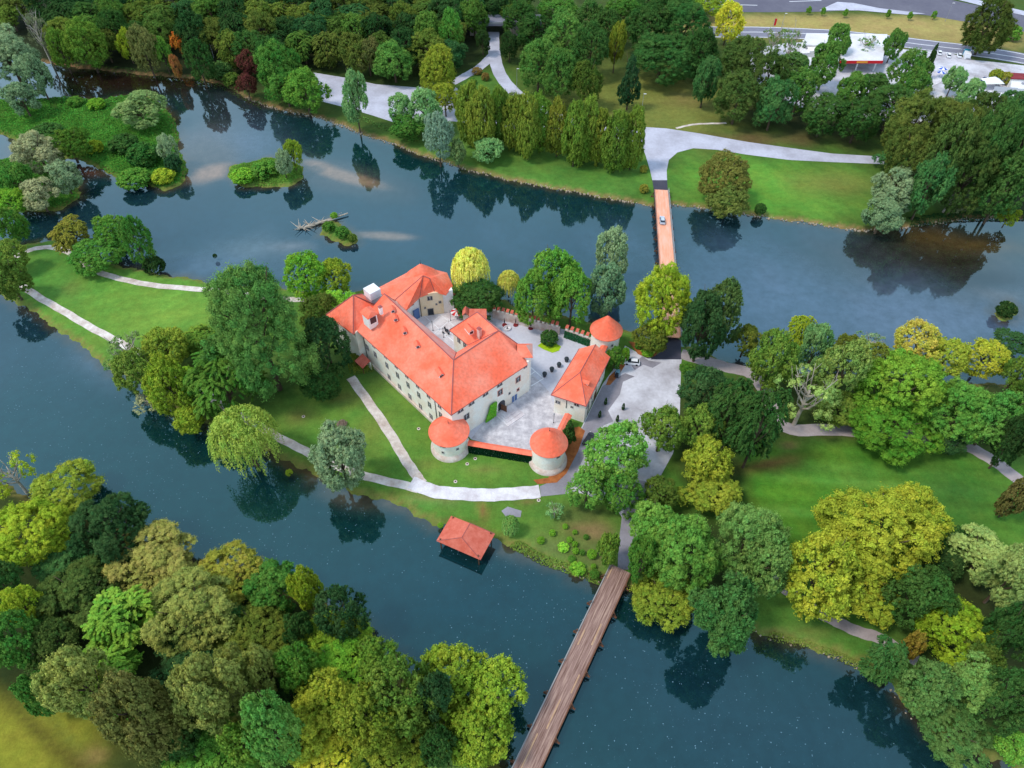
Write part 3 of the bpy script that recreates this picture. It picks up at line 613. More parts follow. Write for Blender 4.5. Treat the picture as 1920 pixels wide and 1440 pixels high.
# rocks along the waterline
def rocks(name, pg, i0, i1, step, smin, smax, label, seed=3):
    r = random.Random(seed); mb = MB()
    for i in range(i0, i1):
        a = Vector(pg[i]); b_ = Vector(pg[i+1]); L = (b_-a).length; k = int(L/step)
        for j in range(k):
            p = a.lerp(b_, (j+r.random())/max(k, 1)); s = r.uniform(smin, smax); nrm = Vector((-(b_-a).y, (b_-a).x)).normalized()*r.uniform(-.9, .9)
            mb.box((p.x+nrm.x, p.y+nrm.y, WZ+.12), (s, s*r.uniform(.6, 1), s*.8), r.random()*6, top=(r.uniform(.4, .8), r.uniform(.4, .8)))
    return tag(mb.build(name, M['rock']), label, 'rocks', kind='stuff')
rocks('riverbank_rocks', big, 10, 37, .55, .25, .8, 'pale stones lining the waterline of the north bank')
rocks('riverbank_rocks', castle_isle, 45, 62, .8, .2, .5, 'brown stones and roots along the island waterline by the boathouse', 5)

# flecks drifting on the near channel
flk = poly([(0,555),(240,720),(400,830),(640,920),(960,1040),(1150,1100),(1440,1200),(1700,1400),(1700,1500),(1000,1500),(780,1290),(600,1120),(300,1020),(0,900)], WZ)
r_ = np.random.default_rng(8); pts = np.stack([r_.uniform(-160, 90, 60000), r_.uniform(34, 190, 60000)], 1)
dd = sdist(pts[:, 0], pts[:, 1], flk); dn = .5+.5*np.sin(pts[:, 0]*.09+1)*np.sin(pts[:, 1]*.11); pts = pts[(dd > 1) & (r_.random(60000) < .10+.26*dn)]
mb = MB()
for (x, y) in pts:
    s = .03+.11*r_.random()**2.5; a = r_.random()*6; c, q = math.cos(a)*s, math.sin(a)*s
    mb.add([(x-c, y-q, WZ+.02), (x+q, y-c, WZ+.02), (x+c, y+q, WZ+.02), (x-q, y+c, WZ+.02)], [(0, 1, 2, 3)])
tag(mb.build('floating_flecks', M['fleck']), 'tiny pale flecks of foam and leaves drifting on the near channel', 'flecks', kind='stuff')
# ------------------------------------------------------------------ the castle, in its own plan axes (a: along the long wing, b: along the front wing)
TH = R(132.0); ea = Vector((math.cos(TH), math.sin(TH))); eb = Vector((math.cos(TH-math.pi/2), math.sin(TH-math.pi/2)))
K0 = Vector((-14.573, 108.336))
def cp(a, b, z=0.0): return (K0.x+ea.x*a+eb.x*b, K0.y+ea.y*a+eb.y*b, z)
EV, RG = 11.6, 18.0

def opening(parent, p, nrm, w_, h_, name='window', mt_f=None, mt_p=None, deep=.12):
    """a framed window or door standing 6 cm proud of a wall; nrm is the wall's outward plan direction"""
    nrm = Vector((nrm[0], nrm[1])).normalized(); rz = math.atan2(nrm.y, nrm.x)+math.pi/2
    mb = MB(); t = .13
    mb.box((0, 0, h_/2+t/2), (w_+2*t, deep, t)); mb.box((0, -.03, -h_/2-t/2), (w_+2.8*t, deep+.08, t))
    for s in (-1, 1): mb.box((s*(w_/2+t/2), 0, 0), (t, deep, h_))
    f = mb.build(name, mt_f or M['frame'], parent, loc=(p[0]+nrm.x*.03, p[1]+nrm.y*.03, p[2]), rz=rz)
    mb = MB(); mb.box((0, 0, 0), (w_, .06, h_)); 
    mb.build('pane' if name == 'window' else 'door_panel', mt_p or M['glass'], f)
    if name == 'window' and w_ > .7:
        mb = MB(); mb.box((0, -.04, 0), (.07, .04, h_)); mb.box((0, -.04, h_*.12), (w_*.44, .035, .06)) ; mb.build('glazing_bar', M['white'], f)
    return f
def ridge_caps(parent, lines, r=.16, mt='ridge'):
    mb = MB()
    for p, q in lines: mb.tube(p, q, r, n=5)
    return mb.build('ridge_cap', M[mt], parent)
def dormer(parent, base, face, w_=1.3, L=2.0, h=1.25):
    """small hooded roof hatch looking along plan direction 'face'; base is its sill on the roof"""
    rz = math.atan2(face[1], face[0]); 
    d = MB(); d.box((-L/2+.1, 0, h*.32), (L, w_*.8, h*.75)); o = d.build('dormer', M['plaster'], parent, loc=base, rz=rz)
    m2 = MB(); m2.shell([(.35, -w_/2-.1, h*.62), (-L, -w_/2-.1, h*.62), (-L, 0, h*1.15), (.35, 0, h*1.15), (.35, w_/2+.1, h*.62), (-L, w_/2+.1, h*.62)], [(3, 2, 1, 0), (4, 5, 2, 3)], .1); m2.build('hood', M['roof'], o)
    m3 = MB(); m3.box((.13, 0, h*.33), (.06, w_*.55, h*.5)); m3.build('hatch', M['glass'], o)
    return o
def chimney(parent, p, sx=.9, sy=.7, h=1.7, rz=0.0, mt='plaster'):
    mb = MB(); mb.box((0, 0, h/2-.6), (sx, sy, h+1.2)); o = mb.build('chimney', M[mt], parent, loc=p, rz=rz)
    mb = MB(); mb.box((0, 0, h+.1), (sx+.25, sy+.25, .16)); mb.box((0, 0, h+.24), (sx*.6, sy*.6, .14)); mb.build('chimney_cap', M['ridge'], o)
    return o

cas = empty('castle', cp(0, 0, 0)); tag(cas, 'white castle main block with long wing and red hipped roofs', 'castle')
O = Vector(cas.location)
def rel(p): return (p[0]-O.x, p[1]-O.y, p[2]-O.z)
def c2(a, b, z=0.0): return rel(cp(a, b, z))
# walls: L plan plus the north-east arm and the north-west pavilion
mb = MB()
foot = [c2(.55, .55)[:2], c2(.55, 26.2)[:2], c2(22.9, 27.3)[:2], c2(22.9, 18.9)[:2], c2(14.9, 18.9)[:2], c2(14.9, 13.5)[:2], c2(41.5, 13.5)[:2], c2(41.5, .55)[:2]]
mb.prism(foot, -1.2, EV+.05); mb.build('wall', M['plaster_w'], cas)
mb = MB(); mb.prism([c2(39.3, -1.2)[:2], c2(49.8, -2.5)[:2], c2(50.5, 8.5)[:2], c2(43.0, 9.2)[:2], c2(39.6, 2)[:2]], -1.2, EV+.04); mb.build('pavilion_wall', M['plaster_w'], cas)
mb = MB(); mb.prism([c2(22.95, 19.0)[:2], c2(22.95, 27.2)[:2], c2(15.35, 18.82)[:2]], -1, -.9); 
mb = MB(); mb.prism([c2(.4, .45)[:2], c2(.4, -.05)[:2], c2(38.5, -.05)[:2], c2(38.5, .45)[:2]], -1.2, .9); mb.build('plinth', M['plinth'], cas)
# main roof
RV = [c2(0, 0, EV), c2(8.8, 8.3, RG), c2(9.2, 23.3, RG), c2(0, 25.0, EV), c2(5.5, 28.2, EV), c2(23.4, 28.2, EV), c2(18.2, 23.8, RG), c2(23.3, 18.1, EV), c2(15.5, 18.2, EV), c2(15.5, 14.15, EV),
      c2(42.7, 14.1, EV), c2(40.4, 10.0, RG), c2(42.1, 7.0, 14.2), c2(45.6, 3.6, RG-.2), c2(39.7, -.45, EV)]
STRIP = []; nb_ = len(RV); E0, E1, R0_, R1_ = Vector(RV[0]), Vector(RV[14]), Vector(RV[1]), Vector(RV[11])
for k in range(1, 10): RV += [tuple(E0.lerp(E1, k/10)), tuple(R0_.lerp(R1_, k/10))]
ids = [(0, 1)]+[(nb_+2*k, nb_+2*k+1) for k in range(9)]+[(14, 11)]
for k in range(10): STRIP.append((ids[k+1][0], ids[k][0], ids[k][1], ids[k+1][1]))
mb = MB(); mb.shell(RV, [(0, 3, 2, 1), (3, 4, 2), (4, 5, 6, 2), (5, 7, 6), (7, 8, 2, 6), (8, 9, 1, 2), (9, 10, 11, 1)][:0]+[(0, 3, 2, 1), (3, 4, 2), (4, 5, 6, 2), (5, 7, 6), (7, 8, 2, 6), (8, 9, 1, 2), (9, 10, 11, 1), (11, 12, 14), (12, 13, 14)]+STRIP, .28)
# split the roof into the clay-red slopes and the paler weathered ones
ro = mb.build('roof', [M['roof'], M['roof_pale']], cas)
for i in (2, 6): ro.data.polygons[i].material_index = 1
ridge_caps(ro, [(RV[0], RV[1]), (RV[1], RV[2]), (RV[2], RV[4]), (RV[2], RV[6]), (RV[6], RV[5]), (RV[6], RV[7]), (RV[1], RV[11]), (RV[11], RV[10]), (RV[11], RV[12])])
mb = MB()
for p, q in ((RV[9], RV[1]), (RV[8], RV[2])): mb.tube((p[0], p[1], p[2]+.05), (q[0], q[1], q[2]+.02), .14, n=5)
mb.build('valley_gutter', M['ridge'], ro)
mb = MB()
for p, q in ((RV[0], RV[14]), (RV[0], RV[3]), (RV[7], RV[8]), (RV[8], RV[9]), (RV[9], RV[10])): mb.tube((p[0], p[1], p[2]-.2), (q[0], q[1], q[2]-.2), .12, n=5)
mb.build('gutter', M['ridge'], ro)
# north-west pavilion roof
PV = [c2(39.2, -1.9, EV), c2(50.6, -3.2, EV), c2(51.2, 9.0, EV), c2(43.2, 9.6, EV), c2(45.6, 3.6, RG-.1)]
mb = MB(); mb.shell(PV, [(1, 0, 4), (2, 1, 4), (3, 2, 4), (0, 3, 4)], .28); pr = mb.build('pavilion_roof', M['roof'], cas)
ridge_caps(pr, [(PV[i], PV[4]) for i in range(4)])
# roof hatches, chimneys; the face of each looks out over the slope
fw = (-eb.x, -eb.y)
def roof_z(b): return EV+(RG-EV)*b/8.4
for a, b in ((31.0, 7.4), (33.4, 8.4), (26.0, 6.6), (20.0, 6.2)): dormer(ro, c2(a, b-.6, roof_z(b-.8)), (fw[0]*.4-ea.x*.9, fw[1]*.4-ea.y*.9), 1.25, 1.7, 1.1)
dormer(ro, c2(8.9, 4.4, roof_z(4.0)), (fw[0]*.3-ea.x, fw[1]*.3-ea.y), 1.6, 2.4, 1.3)
def at_roof(px, py, z): q = G(px, py, z); return rel((q.x, q.y, z))
big_d = MB(); p = at_roof(693, 592, 17.0)
big_d.box((0, 0, 0), (3.0, 2.6, 4.4)); bo = big_d.build('roof_house', M['plaster'], ro, loc=(p[0], p[1], 16.0), rz=TH)
m2 = MB(); m2.shell([(-1.9, -1.7, 2.1), (1.9, -1.7, 2.1), (1.9, 1.7, 2.1), (-1.9, 1.7, 2.1), (-1.2, 0, 3.3), (1.2, 0, 3.3)], [(0, 1, 5, 4), (1, 2, 5), (2, 3, 4, 5), (3, 0, 4)], .15); m2.build('hood', M['roof'], bo)
m2 = MB(); m2.box((0, -1.33, .5), (2.2, .08, 2.0)); m2.box((-1.53, 0, .5), (.08, 1.8, 2.0)); m2.build('hatch', M['glass'], bo)
chimney(ro, at_roof(714, 582, 18.0), .8, .8, 1.2, TH)
for (px, py) in ((882, 614), (896, 619)): pass
p = at_roof(884, 626, 15.6); dormer(ro, p, (-eb.x*.2-ea.x, -eb.y*.2-ea.y), 1.7, 2.6, 1.6)
chimney(ro, at_roof(899, 628, 15.2), 1.0, .8, 2.2, TH, 'stone')
# windows of the long wing
for i, a in enumerate((5.4, 9.9, 14.4, 19.0, 23.6, 28.4, 33.8)):
    for z, h_ in ((9.75, 1.3), (6.3, 1.75), (1.7, 1.6)):
        if z < 2 and a > 30: continue
        opening(cas, c2(a, .55, z), (-eb.x, -eb.y), 1.05, h_)
for z in (8.6, 4.4, .9):
    opening(cas, c2(44.3, -1.84, z+.2), (-eb.x, -eb.y), 1.3, 1.6)
opening(cas, c2(37.6, .55, 6.2), (-eb.x, -eb.y), 1.05, 1.7)
# windows of the front wing
for b in (3.2, 6.7, 11.2, 15.9): opening(cas, c2(.55, b, 10.3), (-ea.x, -ea.y), 1.5, 1.15)
for b, z, w_, h_, mm in ((4.9, 6.5, 1.5, 1.8, 'frame'), (16.0, 7.2, 1.5, 1.9, 'roof_pale'), (22.2, 7.6, 1.5, 1.9, 'roof_pale'), (24.7, 10.6, .9, .8, 'frame'), (22.2, 3.6, .7, .8, 'roof_pale'), (13.8, 4.7, .4, .4, 'frame'), (19.2, 4.4, .4, .5, 'frame')):
    opening(cas, c2(.55, b, z), (-ea.x, -ea.y), w_, h_, mt_f=M[mm])
# courtyard side windows of the north-east arm
for a, z in ((20.5, 9.3), (18.0, 9.3), (19.2, 5.2)): opening(cas, c2(a, 18.88, z), (-eb.x, -eb.y), .9, 1.5)
# arched entrance with open leaf, steps, blue notice panels
mb = MB(); n = 10; pts = [(-1.15, 0), (1.15, 0), (1.15, 2.2)]+[(1.15*math.cos(math.pi*k/n), 2.2+1.0*math.sin(math.pi*k/n)) for k in range(1, n)]+[(-1.15, 2.2)]
mb.add([(x, 0, z) for x, z in pts]+[(x, .2, z) for x, z in pts], [tuple(range(len(pts))), tuple(range(len(pts), 2*len(pts)))[::-1]]+[(i, (i+1) % len(pts), len(pts)+(i+1) % len(pts), len(pts)+i) for i in range(len(pts))])
p = c2(.55, 16.4, .35); dr = mb.build('door', M['glass'], cas, loc=(p[0]-ea.x*.12, p[1]-ea.y*.12, p[2]), rz=math.atan2(-ea.y, -ea.x)+math.pi/2)
mb = MB(); mb.box((-.05, -.9, 1.2), (.12, 1.7, 2.3), .3); mb.build('door_leaf', M['wood'], dr)
for k in range(3):
    mb = MB(); mb.box((0, -.5-.0*k, 0), (6.0-k*1.2, 5.0-k*1.1, .15)); mb.build('step', M['slab'], cas, loc=c2(-1.9+k*.5, 16.8, .1+.15*k), rz=TH-math.pi/2)
for b in (20.4, 21.4):
    mb = MB(); mb.box((0, 0, 1.2), (.7, .1, 2.2)); mb.build('notice_panel', M['blue'], cas, loc=c2(.43, b, 0), rz=math.atan2(-ea.y, -ea.x)+math.pi/2)
for a, b in ((7.2, .42), (38.6, .42)): q = c2(a, b); mb = MB(); mb.tube((q[0], q[1], 0), (q[0], q[1], EV-.3), .09, n=6); mb.build('drainpipe', M['dark'], cas)
# corner turret
tc_ = c2(3.55, 27.35); tx, ty = tc_[0]-.05, tc_[1]-.1
mb = MB(); mb.box((tx, ty-.4, 6.3), (3.2, 4.0, 13.1)); mb.build('turret_wall', M['plaster'], cas)
mb = MB(); x0, x1, y0, y1 = tx-2.0, tx+2.0, ty-2.9, ty+2.1
mb.shell([(x0, y0, 12.9), (x1, y0, 12.9), (x1, y1, 12.9), (x0, y1, 12.9), (x0, (y0+y1)/2, 14.8), (tx+.2, (y0+y1)/2, 14.8)], [(0, 1, 5, 4), (1, 2, 5), (2, 3, 4, 5), (3, 0, 4)], .2)
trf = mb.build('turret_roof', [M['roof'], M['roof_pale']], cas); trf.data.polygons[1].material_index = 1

# glazed lift shaft behind the long wing
q = G(697, 541, 17.0); lf = empty('lift_shaft', (q.x, q.y, 0)); tag(lf, 'grey and white glazed lift shaft rising behind the long wing roof', 'lift tower')
mb = MB(); mb.box((0, 0, 7.4), (2.9, 3.0, 14.8)); mb.build('shaft_wall', M['metal'], lf, rz=TH)
mb = MB(); mb.box((0, 0, 15.8), (3.3, 3.4, 2.4)); mb.build('head_housing', M['white'], lf, rz=TH)
mb = MB(); mb.box((-1.5*math.cos(0), 0, 11.4), (.08, 2.5, 6.0)); mb.build('glazing', M['glass'], lf, rz=TH+math.pi/2)
mb = MB(); mb.box((-1.72, .2, 16.1), (.08, 1.9, .9)); mb.build('vent_grille', M['dark'], lf, rz=TH+math.pi/2)

# porch at the side door
q = G(684, 690, 0); po = empty('porch', (q.x, q.y, 0), TH); tag(po, 'small porch with red tiled roof by the hedge and side door', 'porch')
mb = MB(); mb.shell([(-1.9, -1.6, 2.5), (1.9, -1.6, 2.5), (1.9, 1.2, 3.5), (-1.9, 1.2, 3.5)], [(0, 1, 2, 3)][:1], .15); pr_ = mb.build('roof', M['roof_old'], po)
mb = MB(); mb.box((0, 1.1, 1.4), (3.6, .2, 2.8)); mb.build('back_wall', M['plaster_w'], po)
for x in (-1.7, 1.7):
    mb = MB(); mb.box((x, -1.4, 1.2), (.16, .16, 2.5)); mb.build('post', M['wood'], po)
po.rotation_euler = (0, 0, TH-math.pi)

# ------------------------------------------------------------------ round towers
def round_tower(cx, cy, rw, h, rr, hr, label, plinth=None, win=(), bell=False, n=48, mtw='plaster_w', z_apron=0.0):
    t = empty('round_tower', (cx, cy, 0)); tag(t, label, 'tower', 'round corner towers of the castle')
    mb = MB(); mb.lathe((0, 0), [(rw*1.0, -1.2), (rw, h+.1)], n); mb.build('wall', M[mtw], t, smooth=True)
    if plinth:
        mb = MB(); mb.lathe((0, 0), [(plinth+.1, -1.2), (plinth, .5), (plinth-.25, .95), (rw-.02, 1.5)], n); mb.build('plinth', M['plinth'], t, smooth=True)
    prof = [(rr, h-.12), (rr, h+.05)]; k = 12
    for i in range(1, k+1):
        u = i/k; r_ = rr*(1-u); z = h+.05+hr*(u if not bell else (u**1.15))
        prof.append((max(r_, .02), z))
    mb = MB(); mb.lathe((0, 0), [(rw-.1, h-.1)]+prof, n); rf = mb.build('roof', M['roof'], t, smooth=False)
    mb = MB(); mb.lathe((0, 0), [(.22, h+hr-.35), (.1, h+hr+.1), (.05, h+hr+.3), (.05, h+hr+1.1)], 8); mb.build('finial', M['dark'], rf)
    for az, z, w_, hh in win:
        d = (math.cos(R(az)), math.sin(R(az))); opening(t, (d[0]*(rw+.02), d[1]*(rw+.02), z), d, w_, hh)
    return t
round_tower(-15.4, 107.6, 4.25, 6.4, 5.05, 3.0, 'squat round tower with low cone roof at the castle front corner', 4.95, ((-108, 5.6, 1.1, .5), (-110, 3.0, .4, .5), (-60, 4.0, .45, .4)))
round_tower(8.85, 103.4, 4.05, 7.2, 4.6, 4.6, 'round tower with pointed cone roof beside the orange bark bed', 4.75, ((-58, 6.2, .7, .4),))
round_tower(26.0, 142.0, 3.95, 7.6, 4.55, 5.4, 'round tower with tall cone roof nearest the orange bridge', None, ((-68, 5.2, .4, .5), (-150, 1.4, .9, 1.9)))
round_tower(-26.3, 162.2, 4.3, 9.6, 5.0, 5.0, 'round tower mostly hidden behind the ochre house, on the river path', None)

# ------------------------------------------------------------------ ochre house in the north corner
hs_ = empty('courtyard_house', cp(40.5, 22, 0)); tag(hs_, 'ochre and white house with red hipped roof in the north corner of the yard', 'house')
O = Vector(hs_.location)
wl = [cp(44.4, 14.5), cp(43.6, 22.7), cp(40.2, 28.6), cp(38.6, 31.2), cp(45, 34), cp(53, 30), cp(53, 15)]
def seg_wall(p, q, z0, z1, mt, nm):
    P, Q = Vector(p[:2]), Vector(q[:2]); d = Q-P; c = (P+Q)/2; nrm = Vector((d.y, -d.x)).normalized()
    return P, Q, nrm
mb = MB(); mb.prism([rel(x)[:2] for x in wl], -1, 8.3); mb.build('wall', M['plaster'], hs_)
A, B = Vector(rel(cp(43.4, 22.6))[:2]), Vector(rel(cp(40.0, 28.5))[:2]); nrm = Vector(((B-A).y, -(B-A).x)).normalized()
if nrm.dot(Vector((-ea.x, -ea.y))) < 0: nrm = -nrm
mb = MB(); mb.prism([A[:], B[:], (B-nrm*1.5)[:], (A-nrm*1.5)[:]], -1, 8.35); mb.build('front_wall', M['plaster_y'], hs_)
for u, z, w_, h_, nm in ((.45, 6.6, 1.3, 1.3, 'window'), (.86, 4.6, .6, .7, 'window'), (.42, 1.35, 1.6, 2.4, 'door'), (.2, 3.2, .3, .4, 'window'), (.7, 4.0, .3, .4, 'window')):
    q = A.lerp(B, u); opening(hs_, (q.x, q.y, z), nrm, w_, h_, nm)
def hp(px, py, z): q = G(px, py, z); return rel((q.x, q.y, z))
apx = hp(793, 517, 13.2)
HV = [apx, hp(741, 562, 9.2), hp(761, 583, 8.2), hp(787, 557, 8.2), hp(815, 547, 8.2), hp(836, 553, 8.2), hp(849, 536, 8.2), hp(806, 522, 12.6)]
back = [rel(cp(54, 14, 8.2)), rel(cp(54, 31, 8.2)), rel(cp(46, 35, 8.2))]
V = HV+back
mb = MB(); mb.shell(V, [(0, 1, 2, 3), (0, 3, 4, 7), (7, 4, 5, 6), (7, 6, 10, 9), (0, 7, 9), (0, 9, 8, 1)], .22)
hr_ = mb.build('roof', M['roof'], hs_); ridge_caps(hr_, [(V[0], V[3]), (V[0], V[7]), (V[7], V[4]), (V[0], V[1])], .13)
for dx, z in ((0.25, 6.2), (.7, 6.2)):
    P, Q = Vector(rel(cp(44.5, 15.5))[:2]), Vector(rel(cp(43.7, 22.2))[:2]); q = P.lerp(Q, dx); opening(hs_, (q.x-ea.x*.1, q.y-ea.y*.1, z), (-ea.x, -ea.y), .9, 1.2)
mb = MB(); P = Vector(rel(cp(43.6, 21.0))[:2]); mb.box((P.x-ea.x*.2, P.y-ea.y*.2, 1.9), (2.0, .3, 3.6), TH+math.pi/2); mb.build('blue_door', M['blue'], hs_)
mb = MB(); mb.tube((A.x+nrm.x*.15, A.y+nrm.y*.15, 0), (A.x+nrm.x*.15, A.y+nrm.y*.15, 8.1), .09, n=6); mb.build('drainpipe', M['dark'], hs_)

# low annex and chimney block on the far side of the north-east arm
q = G(896, 590, 7.0); an = empty('annex', (q.x, q.y, 0)); tag(an, 'low flat-roofed annex with red tiles behind the north-east arm', 'annex')
O = Vector(an.location); V = [rel(tuple(G(x, y, z))) for x, y, z in ((879, 597, 7.2), (913, 597, 7.2), (912, 579, 8.4), (880, 579, 8.4))]
mb = MB(); mb.shell(V, [(0, 1, 2, 3)], .25); mb.build('roof', M['roof_old'], an); mb = MB(); mb.prism([(v[0]*.93, v[1]) for v in V], -.5, 7.0); mb.build('wall', M['plaster_w'], an)
q = G(873, 582, 7.5); ch = empty('gate_pillar', (q.x, q.y, 0)); tag(ch, 'stone pillar with a small tiled cap beside the annex', 'pillar')
mb = MB(); mb.box((0, 0, 3.4), (1.5, 2.3, 6.8)); mb.build('shaft', M['stone'], ch); mb = MB(); mb.shell([(-.95, -1.4, 6.8), (.95, -1.4, 6.8), (.95, 1.4, 6.8), (-.95, 1.4, 6.8), (0, -1.4, 7.9), (0, 1.4, 7.9)], [(0, 4, 5, 3), (4, 1, 2, 5)], .12); mb.build('cap', M['roof_old'], ch)

# ------------------------------------------------------------------ gatehouse
gc = [G(1086, 653.8, 7.4), G(1144, 669.4, 7.4), G(1099, 762, 7.4), G(1033, 740.5, 7.4)]
gh = empty('gatehouse', (sum(p.x for p in gc)/4, sum(p.y for p in gc)/4, 0)); tag(gh, 'narrow white gatehouse with half hipped red roof between the two courtyards', 'gatehouse')
O = Vector(gh.location); c_ = [Vector(rel((p.x, p.y, 7.4))) for p in gc]; cen = sum((v for v in c_), Vector())/4
win = [Vector((cen.x+(v.x-cen.x)*.88, cen.y+(v.y-cen.y)*.93, 0)) for v in c_]
mb = MB(); mb.prism([(v.x, v.y) for v in win], -1, 7.45); mb.build('wall', M['plaster_w'], gh)
r0 = (c_[0]+c_[1])/2; r1 = (c_[2]+c_[3])/2; r0 = Vector((r0.x, r0.y, 10.6)); r1t = r0.lerp(Vector((r1.x, r1.y, 10.6)), .60)
V = c_+[r0, r1t]; mb = MB(); mb.shell([tuple(v) for v in V], [(1, 2, 5, 4)[::-1], (2, 3, 5)[::-1], (3, 0, 4, 5)[::-1], (0, 1, 4)[::-1]], .25)
# orientation check is done by the renderer: faces are two-sided
gr_ = mb.build('roof', M['roof'], gh); ridge_caps(gr_, [(V[4], V[5]), (V[5], V[2]), (V[5], V[3])], .12)
mb = MB(); mb.tube(tuple(c_[2]), tuple(c_[1]), .12, n=5); mb.tube(tuple(c_[3]), tuple(c_[0]), .12, n=5); mb.tube(tuple(c_[2]), tuple(c_[3]), .12, n=5); mb.build('gutter', M['ridge'], gr_)
q = G(1103, 718, 9.2); dormer(gr_, rel((q.x, q.y, 8.7)), ((win[1]-win[0]).normalized().x, (win[1]-win[0]).normalized().y), 1.2, 1.6, 1.1)
ns = (win[2]-win[3]).normalized(); nf = Vector((ns.y, -ns.x, 0)); nf = nf if nf.y < 0 else -nf
for u, z, w_, h_ in ((.72, 6.3, 1.1, 1.2), (.12, 4.6, 1.1, .8), (.58, 4.6, .5, .4)): p = win[3].lerp(win[2], u); opening(gh, (p.x, p.y, z), (nf.x, nf.y), w_, h_)
ne = (win[1]-win[2]).normalized(); nr = Vector((ne.y, -ne.x, 0)); nr = nr if nr.x > 0 else -nr
for u, z, w_, h_ in ((.1, 5.0, .8, 1.2), (.3, 5.0, .8, 1.2), (.5, 5.0, .8, 1.2), (.68, 5.0, .8, 1.2), (.88, 5.0, .8, 1.2), (.38, 1.5, .9, 1.3)): p = win[2].lerp(win[1], u); opening(gh, (p.x, p.y, z), (nr.x, nr.y), w_, h_)
p = win[2].lerp(win[1], .52); opening(gh, (p.x, p.y, 1.6), (nr.x, nr.y), 2.4, 3.2, 'door', M['plaster_y'], M['wood'])
mb = MB(); q = win[2].lerp(win[1], .16)+nr*.12; mb.tube((q.x, q.y, 0), (q.x, q.y, 7.2), .08, n=6); mb.build('drainpipe', M['dark'], gh); mb = MB(); q = win[3].lerp(win[2], .40)+nf*.12; mb.tube((q.x, q.y, 3.5), (q.x, q.y, 7.2), .08, n=6); mb.build('drainpipe', M['dark'], gh)

# ------------------------------------------------------------------ walls
def capped_wall(name, p, q, h, th, label, cat='wall', cap='roof', capw=1.0, wallm='plaster_w', rise=.5, ends=True):
    p, q = Vector((p[0], p[1], 0)), Vector((q[0], q[1], 0)); m_ = (p+q)/2; L = (q-p).length; rz = math.atan2((q-p).y, (q-p).x)
    e = empty(name, (m_.x, m_.y, 0), rz); tag(e, label, cat)
    mb = MB(); mb.box((0, 0, h/2-.4), (L, th, h+.8)); mb.build('masonry', M[wallm], e)
    if cap:
        mb = MB(); s = capw/2; mb.shell([(-L/2-.1, -s, h-.05), (L/2+.1, -s, h-.05), (L/2+.1, 0, h+rise), (-L/2-.1, 0, h+rise), (L/2+.1, s, h-.05), (-L/2-.1, s, h-.05)], [(0, 1, 2, 3), (3, 2, 4, 5)], .12); mb.build('coping', M[cap], e)
    return e, L
def leaf_patch(parent, name, P, Nn, size, col, k=1.4):
    global rng
    rng = np.random.default_rng(len(P)); me = leaf_mesh(name, P, Nn, size, rng.random(len(P)), rng.random(len(P)), M['leaf']); o = bpy.data.objects.new(name, me); link(o, parent)
    c = C(*(FC[col] if isinstance(col, str) else col)); o.color = (c[0]*k, c[1]*k, c[2]*k, 1); return o
iv, L = capped_wall('ivy_wall', (-10.7, 106.2), (4.9, 103.0), 3.5, .8, 'low wall with red tiled coping and dark ivy, between the front round towers', capw=1.7, rise=.35)
r2 = np.random.default_rng(2); n = 5200; P = np.stack([r2.uniform(-L/2, L/2, n), -.45-.25*r2.random(n), r2.uniform(0, 3.35, n)], 1); Nn = np.stack([r2.normal(0, .4, n), -np.ones(n), r2.normal(.3, .4, n)], 1)
leaf_patch(iv, 'ivy', P, Nn, .16, (18,52,30), 1.1)
capped_wall('covered_walkway', (14.3, 114.6), (11.2, 107.4), 4.2, 1.3, 'red roofed walkway from the gatehouse to the pointed round tower', 'walkway', capw=1.9, rise=.4)
capped_wall('covered_walkway', (25.9, 139.4), (23.6, 134.4), 5.2, 1.3, 'red roofed walkway from the gatehouse to the tall cone tower', 'walkway', capw=1.9, rise=.4)
cw = [(848,557,'pale crenellated wall behind the ochre house'), (872,571,''), (924,581,'long pale crenellated courtyard wall with red tiled merlons beneath the chestnut tree'), (1050,613,''), (1060,617,'ivy covered crenellated wall joining the tall cone tower'), (1108,634,'')]
for i in (0, 2, 4):
    p, q = G(cw[i][0], cw[i][1], 3.0), G(cw[i+1][0], cw[i+1][1], 3.0)
    e, L = capped_wall('crenellated_wall', p, q, 3.0, .7, cw[i][2], cap=None, wallm='stone')
    k = max(3, int(L/1.35))
    mb0 = MB(); mb0.box((0, 0, .5), (.62, .7, 1.0)); mo = mb0.build('merlon', M['plaster_w'], e)
    mb1 = MB(); mb1.shell([(-.42, -.55, 1.0), (.42, -.55, 1.0), (.42, .6, 1.35), (-.42, .6, 1.35)], [(0, 1, 2, 3)], .1); mc = mb1.build('tile_cap', M['roof_old'], mo)
    mo.location = (-L/2+.5, 0, 3.0)
    for j in range(1, k):
        m2_ = mo.copy(); link(m2_, e); m2_.location = (-L/2+.5+j*L/k, 0, 3.0); c3_ = mc.copy(); link(c3_, m2_)
    if i == 4:
        n = 1500; P = np.stack([r2.uniform(-L/2, L/2, n), -.5-.2*r2.random(n), r2.uniform(0, 2.9, n)], 1); Nn = np.stack([r2.normal(0, .4, n), -np.ones(n), r2.normal(.3, .4, n)], 1)
        leaf_patch(e, 'ivy', P, Nn, .16, (34,84,50))
